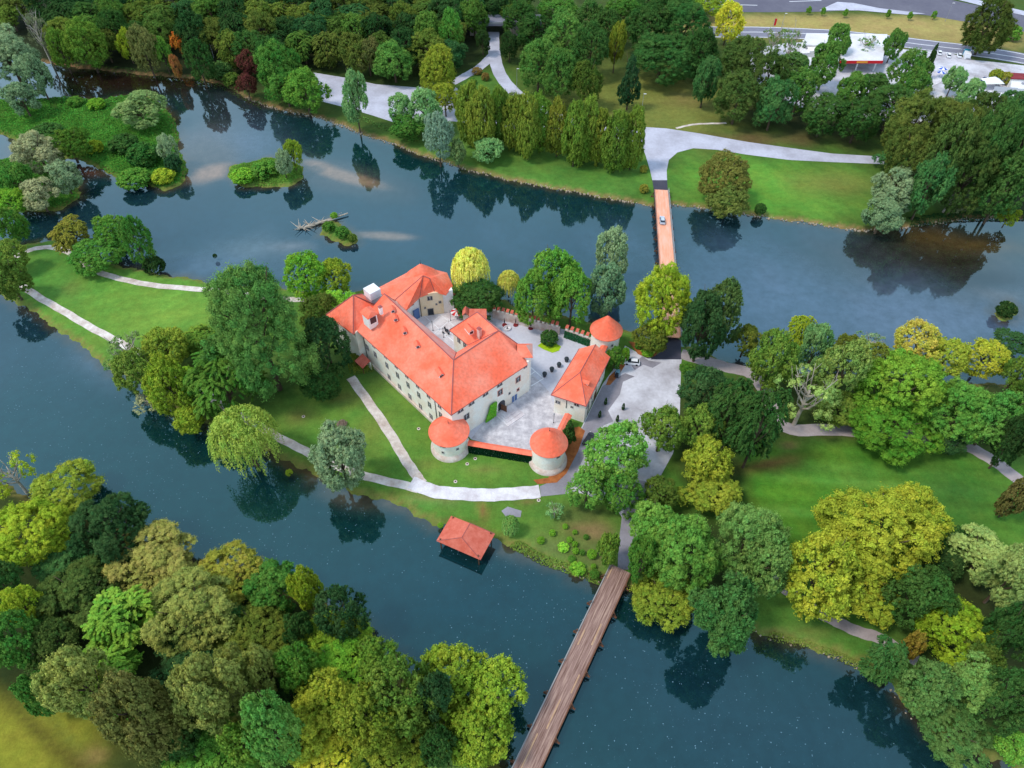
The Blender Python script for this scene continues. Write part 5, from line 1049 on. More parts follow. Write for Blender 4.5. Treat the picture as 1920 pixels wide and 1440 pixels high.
# ------------------------------------------------------------------ trees: middle of the crown in the photo, its width and height there, kind, colour, label
T = [
# castle surroundings
(485,622,186,235,'dome','gr2','huge deep green lobed tree on the lawn left of the long castle wing'),
(572,515,84,84,'dome','bg','bright green tree top behind the huge lobed tree, nearest the river'),
(626,520,66,66,'round','yg2','olive and orange tinged crown left of the lift shaft'),
(634,572,70,62,'round','lg','vivid light green crown touching the north-west end of the castle roof'),
(598,585,66,72,'round','ol2','dark olive crown between the huge tree and the pavilion roof'),
(612,650,84,110,'dome','dgb','dark green tree against the castle pavilion wall'),
(600,712,84,76,'dome','dg','lower dark green tree above the lawn, just under the pavilion'),
(242,665,92,90,'sparse','gr','thin green tree over the gravel path on the left bank'),
(262,700,80,100,'round','ol3','olive green tree on the bank left of the yellow green one'),
(308,655,84,90,'round','yg3','yellow green tree beside the lower gravel path'),
(318,725,78,110,'round','yg2','yellow green tree leaning over the river below the path'),
(342,714,52,64,'round','lime2','vivid lime coloured crown among the left bank trees'),
(372,640,70,56,'fan','mgy','mid green tree behind the yellow green ones on the lawn'),
(420,722,130,128,'fan','mg','broad fan branched green tree just above the weeping willow'),
(355,785,60,60,'round','yg2','low yellow green tree over the dark water by the willow'),
(280,752,64,34,'sparse','beige','pale half dead bush hanging over the water on the left bank'),
(457,820,138,138,'weep','wp','large green weeping willow hanging over the near channel'),
(636,856,108,128,'fine','sv','silvery round tree on the bank beside the pale path'),
(882,506,76,92,'weep','gold2','golden weeping willow behind the ochre house'),
(898,562,94,76,'dome','dg','dark green tree in the yard between the house and the annex'),
(954,530,46,52,'weep','gold2','small golden willow tucked beside the big chestnut'),
(1000,560,70,100,'dome','bgd','left stem crown of the chestnut group behind the crenellated wall'),
(1040,520,88,108,'dome','bgd','tall middle crown of the chestnut group behind the wall'),
(1072,560,76,104,'dome','bgd','right crown of the chestnut group behind the wall'),
(1149,478,62,100,'fine','sv2','upper part of the tall silver willow left of the orange bridge'),
(1141,545,70,100,'fine','svd2','lower darker silver willow behind the tall cone tower'),
(1243,562,100,136,'dome','yg','big yellow green tree at the island end of the orange bridge'),
(1222,632,62,60,'dome','ol','lower olive crown beneath the yellow green tree by the ramp'),
(1318,610,80,130,'fine','dgb','dark blue green tree right of the bridge ramp'),
(1352,592,76,124,'dome','brg','dark tree with a brownish top on the river side of the ramp'),
(1030,634,34,32,'ball','dg','round clipped tree in its lime green ring in the yard'),
(1152,672,34,42,'round','mg','small green tree squeezed between the gatehouse and the tall cone tower'),
(1173,666,16,30,'ball','bg','bright shrub at the foot of the tall cone tower'),
(1197,648,15,14,'ball','mg','small round shrub in the orange bed, left one'),
(1214,660,25,18,'ball','bg','larger round shrub in the orange bed by the dark ramp'),
(1288,690,28,18,'ball','mg','low shrub at the corner of the car park below the ramp'),
(1067,810,32,50,'cone','dg','narrow dark green tree between the walkway and the orange bed'),
(1158,846,112,116,'dome','bg2','big bright green tree over the car park south of the gatehouse'),
(1102,915,76,80,'dome','bg2','lower left crown of the bright tree hiding the asphalt drive'),
(1168,925,70,80,'dome','mg2','lower right crown shading the white car by the south road'),
(1242,805,84,96,'round','olg','olive green tree at the right edge of the car park'),
(1312,805,80,90,'round','olg','second olive tree, between the car park and the dark trees'),
(1328,862,84,90,'round','yel','top of the bright yellow tree at the lawn edge'),
(1330,925,104,90,'round','yel2','broad lower part of the bright yellow tree at the lawn edge'),
(1238,928,66,66,'round','olk','small dark olive tree beside the south road'),
(1228,985,96,96,'dome','bg2','bright green lobed tree nearest the end of the timber bridge'),
(1285,1040,128,140,'dome','bg2','bright green tree with bold clumps right of the south road'),
(1205,1050,60,90,'fine','mg','soft green tree brushing the bridge end'),
(1240,1122,112,98,'round','olg2','olive yellow tree hanging over the water right of the timber bridge'),
(1400,1010,130,140,'dome','grl','grey green tree on the lawn edge next to the big yellow one'),
(1432,1060,90,120,'dome','grl','lower grey green tree with a path running beneath it'),
(1360,1152,130,150,'fine','dgs','dark soft green tree overhanging the near channel'),
(1540,1080,130,150,'round','yeo','left half of the giant yellow tree by the park lawn'),
(1645,1002,196,180,'round','yeo','crown top of the giant golden yellow tree beside the lawn'),
(1606,1096,150,132,'round','yeo','lower skirts of the giant yellow tree above the gravel path'),
(1712,962,108,112,'round','yeo','upper right lobe of the giant yellow tree'),
(1572,765,80,66,'round','ol3','olive tree covering the path right of the half dead one'),
(1620,792,60,44,'round','mgd','low green tree between the path and the vivid green one'),
(1770,822,70,40,'round','dgb','low dark tree over the path below the fresh green trees'),
(1316,735,84,96,'round','dgb','dark blue green tree east of the car park'),
(1370,770,84,130,'fan','dg','dark green tree between car park and park lawn'),
(1424,800,92,160,'fan','dg','tall dark green drooping tree at the corner of the park lawn'),
(1398,640,54,60,'round','ol','thin olive tree at the river beside the brown path'),
(1450,675,84,120,'round','olg','olive green tree where the riverside path vanishes'),
(1500,628,56,76,'fan','yg','feathery yellow green tree at the river behind the pale green one'),
(1527,655,58,104,'fine','pgn','slender pale mint green tree by the river'),
(1512,745,128,130,'sparse','pale','half dead leaning tree with bare white branches by the lawn'),
(1578,700,86,124,'round','pod','pale olive tree right of the half dead one'),
(1590,655,50,60,'round','ol','small olive tree at the river between pale and grey crowns'),
(1634,645,64,50,'sparse','grs','thin grey green tree leaning out over the river'),
(1645,675,60,56,'round','ol','low olive tree in front of the thin grey one'),
(1690,730,150,140,'dome','bg3','big vivid green tree at the middle of the park edge'),
(1672,796,150,116,'dome','mg3','lower mid green tree beneath the vivid one, touching the lawn'),
(1722,645,82,84,'round','yor','yellow tree with peach tinted top against the river'),
(1775,668,76,74,'round','yel2','yellow tree next to the peach tinted one at the river'),
(1800,770,110,116,'dome','pgr','fresh green tree right of the vivid one, path passing behind'),
(1865,785,104,120,'dome','pgd','fresh green tree nearest the right edge of the park'),
(1845,672,76,74,'round','yel3','yellow olive tree near the right edge by the river'),
(1896,640,60,34,'round','dgb','dark tree tip at the right edge by the river'),
(1905,705,56,84,'round','olg','olive tree at the right edge above the fresh green ones'),
(1895,830,60,110,'dome','dk','dark shaded tree at the right edge of the lawn'),
(1905,935,48,84,'round','brk','brown tinged dark shrub tree at the right edge of the lawn'),
(1840,1045,120,100,'fine','pog','pale silvery olive tree at the lower right of the lawn'),
(1895,1085,90,130,'fine','pog','second pale olive tree at the right edge below the lawn'),
(1790,1010,70,50,'round','dg','dark green crown above the pale olive tree'),
(1765,1060,70,64,'round','dk','dark crown between the giant yellow tree and the pale one'),
(1722,1118,112,120,'dome','dg2','dark lobed tree at the foot of the giant yellow tree'),
(1790,1185,130,120,'round','yog','round yellow green tree with an orange edge at lower right'),
(1706,1216,36,70,'round','rust','rusty orange shrub beside the path end'),
(1838,1240,70,90,'round','olk','dark olive tree right of the round yellow green one'),
(1890,1190,80,150,'round','dg','dark green tree at the lower right edge'),
(1656,1238,72,90,'fan','dgs','dark spray branched tree over the bank at lower right'),
(1740,1290,96,110,'round','grd','grey green tree over the dark water, lower right'),
(1820,1275,96,110,'fine','grl','pale blue green tree left of the dark lower right group'),
(1790,1370,120,90,'round','grd','low green tree dipping to the water at lower right'),
(1880,1310,90,130,'dome','dg','dark tree mass at the lower right edge'),
(1896,1400,56,60,'round','bgd','bright small tree in the bottom right corner'),
(1596,168,52,64,'fine','mgt','soft green tree right under the middle of the filling station roof'),
(1676,84,40,54,'fine','mgt','slim light tree crossing the right end of the filling station roof'),
(1482,128,60,60,'fine','grd','soft grey green tree before the pale building'),
(1768,212,66,60,'round','brn3','low brown crown between the two brown crowned trees'),
(1722,140,44,60,'fine','mgt','light green tree just left of the dark cypress'),
# garden south of the castle
(1014,1013,15,15,'ball','bg','clipped ball shrub farthest left in the riverside garden'),
(1036,999,13,13,'ball','bg','clipped ball shrub above and right of the leftmost one'),
(1060,987,11,11,'ball','bg','small ball shrub highest in the riverside garden'),
(1078,998,10,10,'ball','bg','small ball shrub at the edge of the bare soil'),
(1099,1007,11,11,'ball','mg','small darker ball shrub on the bare soil'),
(1056,1026,22,20,'ball','lg','largest lime green ball shrub in the riverside garden'),
(1068,1012,12,12,'ball','bg','ball shrub just above the largest one'),
(1078,1020,12,12,'ball','bg','ball shrub right of the largest one'),
(1079,1033,13,13,'ball','bg','ball shrub below right of the largest one'),
(1092,1036,11,12,'ball','mg','narrow ball shrub between two others near the largest'),
(1110,1039,19,19,'ball','bg','second largest ball shrub, nearest the feathery shrub'),
(1113,1062,11,11,'ball','bg','small ball shrub low on the bank'),
(1072,1048,15,14,'ball','mg','low bushy shrub beneath the ball shrubs'),
(1083,1066,30,14,'ball','bg','wide low bright shrub at the water below the garden'),
(1115,1076,18,18,'ball','mg','round shrub at the water next to the timber bridge'),
(1141,1030,42,62,'round','mgy','feathery green shrub tree left of the south road'),
(957,984,34,38,'weep','grl','small weeping shrub on the bank right of the boathouse'),
(1040,958,40,40,'sparse','pgn','thin young tree on the bank under the asphalt drive'),
(826,985,12,10,'ball','bg','tiny bush at the water left of the boathouse'),
(542,886,14,13,'ball','yg','tiny yellow bush in the water right of the willow'),
(641,795,20,16,'ball',(120,92,96),'dusky pink shrub behind the silvery round tree'),
(665,672,24,22,'ball','ol','olive bush against the pavilion corner'),
# left tip of the island
(14,425,60,76,'round','mg','green tree at the left edge above the path loop'),
(20,480,56,60,'round','ol3','olive tree at the left edge over the path loop'),
(16,525,70,76,'round','olk','dark olive tree at the left edge above the gravel path'),
(134,440,68,66,'fan','bro','brown olive fan shaped bush by the path loop'),
(185,475,92,64,'dome','mg2','spreading green tree over the upper path'),
(212,432,74,62,'dome','mg','upper lobe tree between the brown bush and the round crown'),
(254,452,52,90,'dome','mgd','rounded green tree nearest the river by the upper path'),
(288,498,40,34,'ball','dk','dark bush at the waterline right of the rounded tree'),
(403,480,8,9,'ball','dk','tiny dark tuft alone in the river'),
# islets
(262,205,92,66,'fine','grb','greyish green spreading shrub on the big islet'),
(232,270,56,36,'ball','dg','dark round bush in the middle of the big islet'),
(270,290,60,44,'ball','dg3','dark bush near the right tip of the big islet'),
(314,278,34,54,'fine','sv','slim silver willow at the right tip of the big islet'),
(325,308,32,36,'ball','dkb','dark bush beneath the slim silver willow'),
(130,272,74,60,'round','dgy','dark yellow green tree on the big islet left part'),
(176,276,32,26,'ball','yg','yellow green bush beside the dark tree on the big islet'),
(90,250,60,34,'ball','dg','flat dark bush at the left of the big islet'),
(140,190,30,18,'ball','mg','small bush on the upper edge of the big islet'),
(180,195,34,18,'ball','bg','bright small bush on the upper edge of the big islet'),
(306,330,44,24,'ball','yg','yellow green bush at the lower tip of the big islet'),
(250,335,60,24,'ball','mg','low green bush along the lower edge of the big islet'),
(70,285,90,76,'fine','beige','beige willow at the top of the left silver group'),
(118,332,60,60,'fine','sv','silver willow at the right of the left silver group'),
(72,365,66,58,'fine','beige','beige willow low over the water in the left silver group'),
(30,335,56,60,'round','mgd','mid green tree behind the silver group at the left edge'),
(20,380,60,50,'round','bg','bright green bush at the left edge by the water'),
(15,108,120,110,'fine','sv','large silver willow in the top left corner'),
(68,140,52,76,'fine','svd','darker silver willow leaning right in the top left corner'),
(40,185,60,60,'fine','svd','low silver foliage round the willow trunk at top left'),
(548,288,36,54,'round','yg2','upright yellow green tree on the small islet'),
(530,305,30,50,'fine','sv','silver shrub beside the upright tree on the small islet'),
(495,318,52,26,'ball','mg','rounded green bush in the middle of the small islet'),
(455,330,46,22,'ball','bg','bright low bush at the left of the small islet'),
(616,425,24,20,'ball','mg','leafy bush on the driftwood, left one'),
(642,436,26,24,'ball','mgd','leafy bush on the driftwood, right one'),
(660,446,18,16,'ball','olk','dark bush at the downstream end of the driftwood'),
(626,404,14,12,'ball','bg','bright sprout growing on the fallen trunk'),
(1888,580,36,30,'ball','dk','dark reed clump alone in the river at the right'),
# north bank
(520,125,76,92,'round','mgd','green tree on the north bank right of the maroon one'),
(535,165,66,60,'round','mgd','lower green tree dipping to the river by the pale road'),
(572,170,76,74,'dome','bgd','rounded bright green tree at the water by the pale road'),
(665,185,50,100,'fine','pgn','slender grey green tree in front of the pale road'),
(752,205,44,56,'fine','pgn','light grey green tree before the road, left of a pair'),
(795,205,62,76,'fine','pgn','light grey green tree before the road, right of a pair'),
(765,238,66,48,'round','mgd','green lower growth under the grey green pair'),
(824,130,66,84,'column','yo','yellow olive tree standing in the middle of the road lot'),
(834,185,50,56,'round','yo','lower yellow olive foliage under the tree in the road lot'),
(822,256,54,88,'dome','svb','blue silver egg shaped tree on the river bank'),
(858,286,30,44,'round','grb','small grey shrub tree right of the egg shaped one'),
(918,245,34,40,'round','pgn','upper part of the young green tree on the north lawn'),
(914,280,54,46,'round','pgn','wide lower part of the young green tree on the north lawn'),
(894,133,20,14,'ball','rdo','reddish clipped bush on the grass triangle, left'),
(910,144,16,15,'ball','rdo','reddish clipped bush on the grass triangle, right'),
(886,152,16,12,'ball','mgd','green clipped bush on the grass triangle'),
(1207,317,15,15,'ball','oly','golden clipped bush left of the junction road'),
(1208,354,18,17,'ball','oly','olive clipped bush at the bridge head'),
(1362,330,86,86,'dome','brn','brown green tree on the lawn right of the bridge head'),
(1366,375,76,62,'dome','brn2','lower skirts of the brown green tree reaching the water'),
(1426,392,22,22,'ball','dg','small dark shrub at the waterline of the north lawn'),
(1680,358,86,84,'fine','sv','silver willow at the right end of the north lawn'),
(1655,405,66,62,'fine','svd','lower grey willow foliage over the water'),
(1712,345,44,50,'fine','sv','right hand tuft of the silver willow over dark trees'),
(466,118,42,48,'round','rd','maroon leaved tree on the north bank'),
(462,160,36,44,'round','rd','lower maroon foliage drooping to the river'),
(334,82,27,42,'round','or_','orange and yellow slender tree on the north bank'),
(330,125,20,42,'round',(150,84,44),'rusty lower foliage under the orange tree'),
(372,115,48,74,'dome','dg','dark round tree right of the orange tree'),
(305,100,34,60,'round','bgd','green tree left of the orange tree'),
(270,90,50,84,'round','brk2','brown green tree on the north bank'),
(237,85,30,54,'round','yg','yellow green slim tree left of the brown one'),
(160,80,70,84,'dome','mgy','broad yellow green tree by the upper left riverbank'),
(112,90,42,72,'round','mgy','green tree left of the broad yellow green one'),
(70,62,52,84,'sparse','gy','bare grey brown tree near the top left corner'),
(20,32,46,42,'round','ol3','olive tree in the top left corner beyond the silver willow'),
(415,132,42,34,'ball','grd','low shrub beneath the parked cars on the north bank'),
(435,150,34,28,'ball','olk','olive shrub at the water left of the maroon tree'),
# centre wood
(1010,120,70,84,'dome','mgb','green tree at the lower left of the middle wood'),
(1052,140,66,88,'dome','mgb','green tree in the front of the middle wood'),
(1098,155,54,78,'round','olk','dark olive tree at the lower right of the middle wood'),
(1060,70,80,84,'dome','mgb','tall green tree in the middle wood'),
(1108,90,66,90,'dome','dgt','dark teal tree at the right of the middle wood'),
(1000,60,66,56,'round','dg','dark tree at the back left of the middle wood'),
(1045,20,70,46,'round','mgd','green tree at the very top of the middle wood'),
(1110,35,60,60,'fine','dgt','teal tree at the top of the middle wood'),
(1155,85,34,80,'round','yok','narrow yellow olive tree beside the great dark tree'),
(1165,22,64,54,'round','mgd','green tree at the top edge left of the great dark group'),
(1212,10,66,44,'round','dg','dark tree at the top edge behind the great dark group, left'),
(1268,8,70,40,'round','dgm','dark tree at the top edge behind the great dark group, right'),
(1142,50,50,60,'round','dgt','dark crown filling the gap at the top of the middle wood'),
(1215,55,90,80,'dome','dg','upper left lobe tree of the great dark group'),
(1280,50,100,84,'dome','dgm','upper right tree of the great dark group'),
(1240,110,120,84,'dome','dgm','central tree of the great dark group'),
(1310,100,70,84,'dome','dg','right hand tree of the great dark group'),
(1182,150,54,90,'cone','dkb','dark spruce in front of the great dark group'),
(1366,42,52,66,'dome','ye2','bright yellow tree by the main road'),
(1325,12,66,32,'round','yg2','yellow green tree at the top, left of the bright yellow one'),
(1324,150,48,84,'fine','teal','teal green tree on the grass slope'),
(1395,110,84,84,'round','dol','dark olive tree in front of the filling station, left'),
(1385,180,84,90,'round','dol','lower dark olive tree by the grass slope'),
(1440,150,66,90,'round','dol','dark olive tree left of the bare gap'),
(1450,75,56,50,'sparse','gr','open branched tree by the red flag'),
(1482,85,50,72,'sparse','gr','open branched tree before the pale building'),
(1452,195,70,84,'round','teal','teal tree at the foot of the roadside wood'),
(1500,170,62,80,'round','mgt','fresh green tree in the roadside wood, left'),
(1550,120,62,80,'fine','mgt','light green tree hiding the left of the filling station'),
(1572,80,44,66,'fine','mgt','slim tree in front of the filling station roof'),
(1545,215,80,74,'round','dgt','dark green tree at the foot of the roadside wood'),
(1610,225,76,76,'round','dgt','dark teal tree along the grass, middle of the roadside wood'),
(1625,85,54,40,'sparse','mgt','thin tree crossing the filling station roof'),
(1640,168,60,60,'fine','dgt','soft dark green tree under the red fascia'),
(1702,128,56,70,'dome','mgt','rounded green tree right of the filling station'),
(1712,170,60,70,'round','mgt','green tree left of the open car park'),
(1672,200,80,80,'round','dgt','dark trees edge tree above the brown crowned one'),
(1746,112,20,84,'cone','dk','dark cypress next to the parked white cars'),
(1855,45,78,92,'column','dol2','large dark round tree alone by the main road'),
(1898,62,36,28,'ball','bgd','bright bush at the right edge by the main road'),
(1789,150,38,50,'fine','pgn','thin young tree in front of the car park'),
(1816,178,44,60,'fine','pgn','young green tree left of the white tent'),
(1868,143,26,26,'ball','yo','yellow green shrub by the dark blue car'),
(1886,147,22,24,'ball','oly','olive shrub right of the yellow green one by the car park'),
(1715,235,96,110,'round','brn3','brown crowned tree at the car park corner'),
(1790,240,84,96,'round','brn3','second brown crowned tree, right of the first'),
(1706,300,84,130,'round','brn3','brown olive tree above the silver willow'),
(1668,300,50,40,'round','teal','teal bush at the end of the north road'),
(1775,300,80,170,'round','dol','dark brown green tree at the right wood edge'),
(1850,215,70,80,'fine','dol','dark thin tree in front of the white buildings'),
(1898,205,56,66,'fine','teal','teal tree at the right edge by the white buildings'),
(1852,285,84,180,'round','dgt','dark green tree in the right wood'),
(1908,295,70,180,'round','dgt','dark green tree at the edge of the right wood'),
(1815,330,84,130,'round','dol','shaded tree in the right wood behind the bank'),
(1885,350,80,120,'dome','dgt','dark tree low in the right wood'),
(1742,345,66,120,'round','teal','teal tree at the waterside behind the silver willow'),
(1780,375,66,50,'sparse','gy','leafless grey branches at the right river bank'),
(1892,405,36,40,'fan','yg','small yellow green tree over the water at the right edge'),
]
FC.update(gr2=(74,112,50), yg2=(128,146,30), ol2=(74,88,34), dgb=(42,72,42), ol3=(96,116,40), yg3=(140,152,44), lime2=(134,170,34), mgy=(96,124,36), wp=(140,156,58),
  gold2=(206,194,84), bgd=(88,132,40), sv2=(142,162,124), svd2=(96,128,100), brg=(64,84,44), bg2=(98,142,52), mg2=(76,124,42), olg=(92,116,38), yel=(154,158,38), yel2=(138,146,38),
  olk=(70,88,30), olg2=(112,122,30), grl=(102,136,66), dgs=(54,92,44), yeo=(148,150,32), pgn=(110,150,92), pale=(140,160,84), pod=(116,134,62), grs=(112,138,104), bg3=(106,142,34), mg3=(80,126,28),
  yor=(186,168,62), pgr=(92,140,50), pgd=(80,128,50), yel3=(160,158,36), brk=(84,72,40), pog=(140,156,86), dg2=(50,82,34), yog=(132,152,20), rust=(134,104,34), grd=(72,104,52), bro=(128,118,40), mgd=(64,108,38),
  grb=(112,132,80), dg3=(44,88,36), dkb=(26,58,38), dgy=(70,100,28), yo=(128,134,32), svb=(118,142,128), rdo=(130,96,52), oly=(138,128,44), brn=(112,104,48), brn2=(92,98,44), brk2=(98,94,52),
  mgb=(74,112,46), dgt=(52,84,38), yok=(116,120,28), dgm=(44,82,38), ye2=(188,178,34), teal=(58,100,54), dol=(62,80,36), mgt=(76,116,46), dol2=(64,74,30), brn3=(84,92,38))
for (x, y, w_, h_, k, c, l) in T: tree(x, y, w_, h_, k, c, l, 'clipped ball shrubs in the riverside garden' if k == 'ball' and 1005 < x < 1125 and 980 < y < 1080 else None)
# the poplar row
POP = 'row of upright trees beside the north road'
od = ['leftmost','second','third','fourth','fifth','sixth','seventh','eighth','ninth','tenth','eleventh','twelfth']
for i in range(12):
    x = 880+i*27.6+5*math.sin(i*4.7); y = 207+i*4.6+7*math.sin(i*2.1)
    tree(x, y+6, 50+6*math.sin(i*2.7), 106+10*math.sin(i*1.9), 'column', (106+14*math.sin(i*2.3), 122+6*math.sin(i*3.1), 36), (f'upright olive green tree, {od[i]} from the left in the twelve tree row' if 0 < i < 11 else ('upright olive tree at the left end of the row by the north road' if i == 0 else 'upright olive tree with a yellow spot at the right end of the row')), POP, low=.08)
# south-west wood, seen from above
S = [(22,892,86,84,'sparse','yg','pale yellow tree with bare limbs at the left edge above the near channel'),
(120,925,116,84,'round','yel2','yellow olive tree at the top left of the near wood'),
(60,1000,124,110,'round','yg','broad yellow green tree at the left of the near wood'),
(210,992,118,120,'fine','dgb','dark blue green tree at the waterside of the near wood'),
(118,1062,90,60,'fine','teal','teal crown behind the broad yellow green tree'),
(287,1052,142,120,'fine','khk','khaki brown tree standing up above the waterside'),
(150,1118,140,120,'fine','dol','dark olive tree left of the khaki one'),
(46,1138,60,90,'round','yg','small bright yellow green crown at the left edge'),
(10,1100,70,90,'round','dg','dark tree at the left edge under the yellow crown'),
(30,1200,86,110,'round','mgd','green tree at the left edge, middle height of the near wood'),
(95,1215,90,90,'round','dol','dark olive crown beside the drooping bright tree'),
(226,1165,118,110,'fan','bgf','bright green drooping tree in the near wood, upper part'),
(200,1265,110,100,'fan','bgf','bright green drooping tree in the near wood, lower part'),
(360,1150,150,140,'fine','poo','large pale olive tree in the near wood'),
(428,1078,116,80,'round','yoo','autumn tipped crown at the waterside of the near wood'),
(515,1100,96,92,'fine','mgd','mid green round tree at the waterside'),
(574,1105,54,80,'fine','yg','yellow green tree on the river point'),
(640,1150,82,96,'round','dgb','dark green tree alone at the river point'),
(486,1185,124,112,'round','ol','smooth olive dome tree in the near wood'),
(560,1185,56,70,'fine','dg','dark gap tree behind the olive dome'),
(622,1210,128,90,'round','yg2','yellow green tree below the river point tree'),
(705,1235,78,80,'round','mgy','green tree at the inner corner of the river point'),
(640,1265,150,96,'dome','bg','bright green tree in the middle of the near wood'),
(556,1252,70,90,'round','bgd','green tree left of the bright middle one'),
(496,1258,60,100,'fine','poo','narrow pale olive tree right of the big pale one'),
(508,1368,90,140,'dome','jade','jade green lobed tree near the bottom edge'),
(612,1310,96,100,'round','yel','yellow tree right of the jade one, upper crown'),
(572,1370,100,100,'round','yel','yellow tree right of the jade one, lower crown'),
(620,1420,104,80,'round','ye2','brightest yellow tree at the bottom edge'),
(692,1350,100,120,'round','yo','olive yellow tree in the bottom middle'),
(752,1305,116,130,'round','olg','olive green tree left of the dark gap'),
(745,1405,130,100,'round','olg2','olive tree at the bottom edge right of the yellow ones'),
(670,1425,66,46,'fine','teal','small teal crown at the bottom edge among yellow trees'),
(812,1310,66,110,'fine','dgb','dark blue green tree beside the large riverside tree'),
(850,1280,120,120,'round','yg2','left part of the large yellow green riverside tree near the timber bridge'),
(915,1300,120,120,'round','yg2','right part of the large yellow green riverside tree near the timber bridge'),
(895,1375,110,110,'round','yg2','lower part of the large riverside tree by the timber bridge'),
(866,1428,116,80,'fine','grl','pale green tree at the bottom edge near the timber bridge'),
(155,1283,112,150,'fine','poo','pale olive tree at the meadow edge'),
(240,1310,60,90,'round','bgd','green crown between the meadow edge trees'),
(268,1345,112,180,'column','khb','tall brownish cone shaped tree at the meadow edge'),
(345,1245,100,80,'round','dgb','dark green hollow tree behind the brownish cone'),
(398,1300,120,160,'fine','poo','pale olive tree in the lower near wood'),
(440,1250,60,80,'fine','poo','small pale olive crown above the lower wood'),
(75,1300,54,90,'round','mgd','green tree at the meadow corner'),
(340,1395,66,80,'round','dgt','dark teal tree at the bottom left of the wood'),
(405,1425,150,60,'round','bgd','wide green tree at the bottom edge'),
(458,1400,60,84,'round','mgy','green yellow tree left of the jade one'),
(540,1300,60,60,'round','dk','dark hollow crown above the jade tree'),
(820,1400,60,70,'round','dg','dark crown behind the pale bottom tree'),
(440,1165,60,60,'round','dg','dark green crown between the pale olive tree and the dome'),
]
FC.update(khk=(142,132,64), bgf=(104,140,38), poo=(136,138,66), yoo=(146,136,44), jade=(92,136,56), khb=(110,104,52))
SO = sorted(S, key=lambda s: s[1])
for (x, y, w_, h_, k, c, l) in SO: tree(x, y, w_*1.08, h_*1.08, k, c, l)
# north wood: rows of dark crowns behind the riverside trees
ORD = ['first','second','third','fourth','fifth','sixth','seventh','eighth','ninth','tenth','eleventh','twelfth','thirteenth','fourteenth','fifteenth','sixteenth','seventeenth','eighteenth','nineteenth','twentieth','twenty-first','twenty-second','twenty-third','twenty-fourth']
rw = random.Random(77); pal = [((34,64,34),'dark green'), ((48,80,34),'deep green'), ((66,88,34),'olive'), ((84,92,36),'brown olive'), ((40,80,46),'blue green'), ((74,106,38),'mid green'), ((92,104,36),'khaki')]
for row, (y, x0, x1, st, nm) in enumerate(((8, -10, 1010, 47, 'topmost'), (34, 120, 985, 45, 'second'), (60, 130, 905, 45, 'third'), (88, 200, 880, 46, 'front'))):
    x = x0; k = 0
    while x < x1:
        if not (row == 3 and (x < 395 and not 195 < x < 215)) and not (890 < x < 960 and row > 0):
            c, cn = rw.choice(pal); kd = rw.choice(['round', 'round', 'dome', 'fine', 'round', 'fan'])
            if row == 3 and x > 590: yy = y+8
            else: yy = y
            wd = rw.uniform(50, 74); hh = rw.uniform(48, 72)
            tree(x+rw.uniform(-8, 8), yy+rw.uniform(-6, 6), wd, hh, kd, c, f'{cn} tree, {ORD[min(k, 23)]} from the left in the {nm} row of the north wood', 'trees of the north wood')
            k += 1
        x += st
for (x, y, w_, h_, k, c, l) in [(805,55,40,60,'dome','mgt','fresh green tree standing out of the north wood, left of the lane'), (845,60,44,80,'dome','mg2','yellow green topped tree in the north wood beside the lane'), (738,115,70,66,'dome','mgt','fresh green tree at the front of the north wood above the pale road'), (970,25,60,40,'round','olk','olive tree behind the overpass'), (880,30,40,40,'round','mgd','green tree just left of the overpass'), (905,78,30,40,'round','dk','dark tree left of the lane mouth'), (955,85,34,50,'round','dk','dark tree right of the lane mouth'), (690,105,50,60,'round','brk2','brownish tree at the front of the north wood')]:
    tree(x, y, w_, h_, k, c, l)
# saplings in the dry verge of the highway
first = None
for i, (x, y) in enumerate(((1517,19),(1544,21),(1585,24),(1666,26),(1707,29),(1752,28))):
    tree(x, y, 9, 14, 'fine', 'bgd', f'small sapling in the dry highway verge, {ORD[i]} from the left', 'saplings in the highway verge')

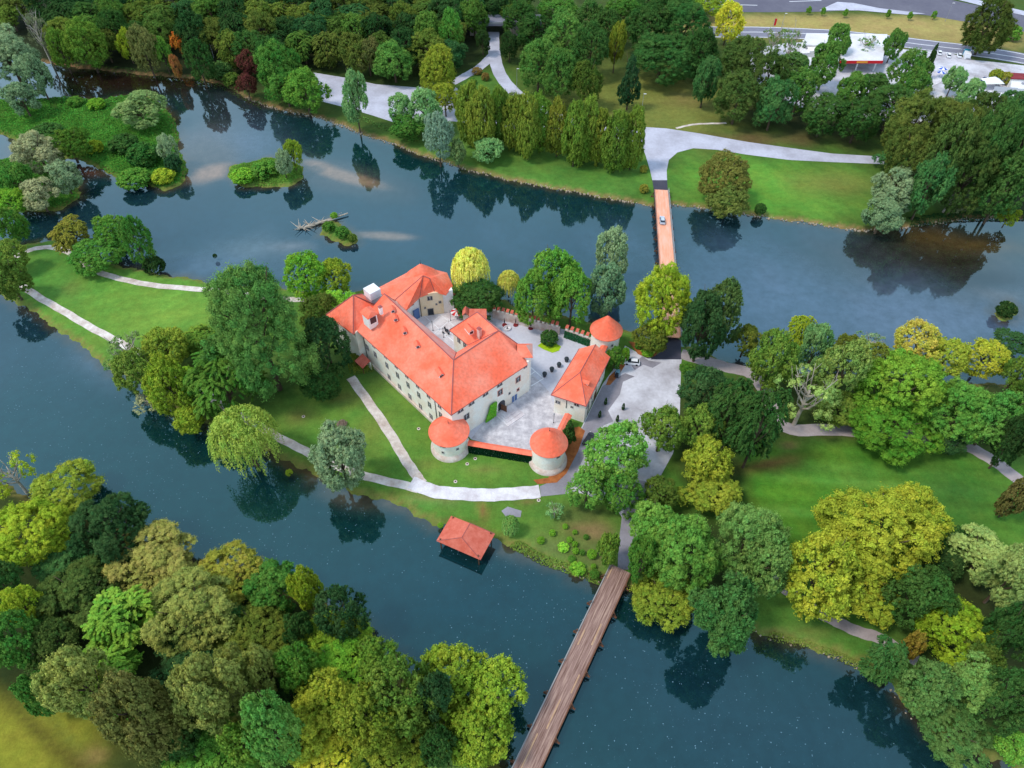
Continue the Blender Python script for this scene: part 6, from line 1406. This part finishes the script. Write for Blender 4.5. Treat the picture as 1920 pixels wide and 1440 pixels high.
# low growth on the islets and banks
def ground_cover(name, pg, n, size, col, label, hmax=.9, inset=.4, k=1.35, seed=1):
    r = np.random.default_rng(seed); lo, hi = pg.min(0), pg.max(0); lo = np.maximum(lo, [-240, 20]); hi = np.minimum(hi, [260, 330])
    P = np.stack([r.uniform(lo[0], hi[0], n), r.uniform(lo[1], hi[1], n)], 1); d = sdist(P[:, 0], P[:, 1], pg); P = P[d > inset]; d = d[d > inset]
    z = hmax*np.clip(d/3, .25, 1)*(.45+.3*np.sin(P[:, 0]*.55)*np.sin(P[:, 1]*.48)+.25*np.sin(P[:, 0]*1.3+P[:, 1]))*r.uniform(.5, 1, len(P))
    P3 = np.stack([P[:, 0], P[:, 1], z+np.clip(WZ+d*.5, WZ, 0)], 1); Nn = np.stack([r.normal(0, .5, len(P)), r.normal(0, .5, len(P)), np.ones(len(P))], 1)
    v = np.clip(.5+.25*np.sin(P[:, 0]*.4)*np.cos(P[:, 1]*.37)+.22*r.normal(size=len(P)), 0, 1)
    me = leaf_mesh(name, P3, Nn, size, v, r.random(len(P)), M['leaf']); o = bpy.data.objects.new(name, me); link(o); c = C(*FC[col]) if isinstance(col, str) else C(*col)
    o.color = (c[0]*k, c[1]*k, c[2]*k, 1); return tag(o, label, 'undergrowth', kind='stuff')
ground_cover('undergrowth', islet, 60000, .30, (70,124,38), 'lush green undergrowth covering the big islet', 1.3, seed=1)
ground_cover('undergrowth', islet2, 26000, .30, (70,118,38), 'green undergrowth on the lower left islet', 1.2, seed=2)
ground_cover('undergrowth', islet3, 9000, .26, (92,132,44), 'green undergrowth on the small islet', 1.2, seed=3)
def strip(pts, w_):
    P = [G(x, y, 0) for x, y in pts]; A = []; B = []
    for i, p in enumerate(P):
        d = P[min(i+1, len(P)-1)]-P[max(i-1, 0)]; nn = Vector((-d.y, d.x, 0)).normalized(); A.append((p.x+nn.x*w_/2, p.y+nn.y*w_/2)); B.append((p.x-nn.x*w_/2, p.y-nn.y*w_/2))
    return np.array(A+B[::-1])
ground_cover('undergrowth', strip([(100,114),(200,128),(330,142),(430,160),(500,196)], 7), 9000, .3, (62,88,36), 'scrub along the upper left river bank', 1.8, .1, seed=5)
ground_cover('undergrowth', strip([(1700,414),(1800,402),(1940,400)], 6), 4000, .3, (40,70,34), 'scrub along the shaded right hand bank', 1.6, .1, seed=6)
ground_cover('undergrowth', strip([(960,1012),(1020,1044),(1070,1060),(1130,1082)], 3.5), 6000, .2, (104,128,48), 'rough grass and weeds along the garden waterline', .9, .1, seed=7)
ground_cover('undergrowth', strip([(660,215),(720,240),(800,272),(860,300)], 6), 5000, .3, (84,120,52), 'rough bank growth below the grey green trees', 1.2, .1, seed=8)
ground_cover('undergrowth', strip([(1440,1186),(1520,1204),(1600,1236),(1660,1270)], 2.6), 5000, .18, (110,124,50), 'tufted grass on the lower right river bank', .6, .1, seed=9)
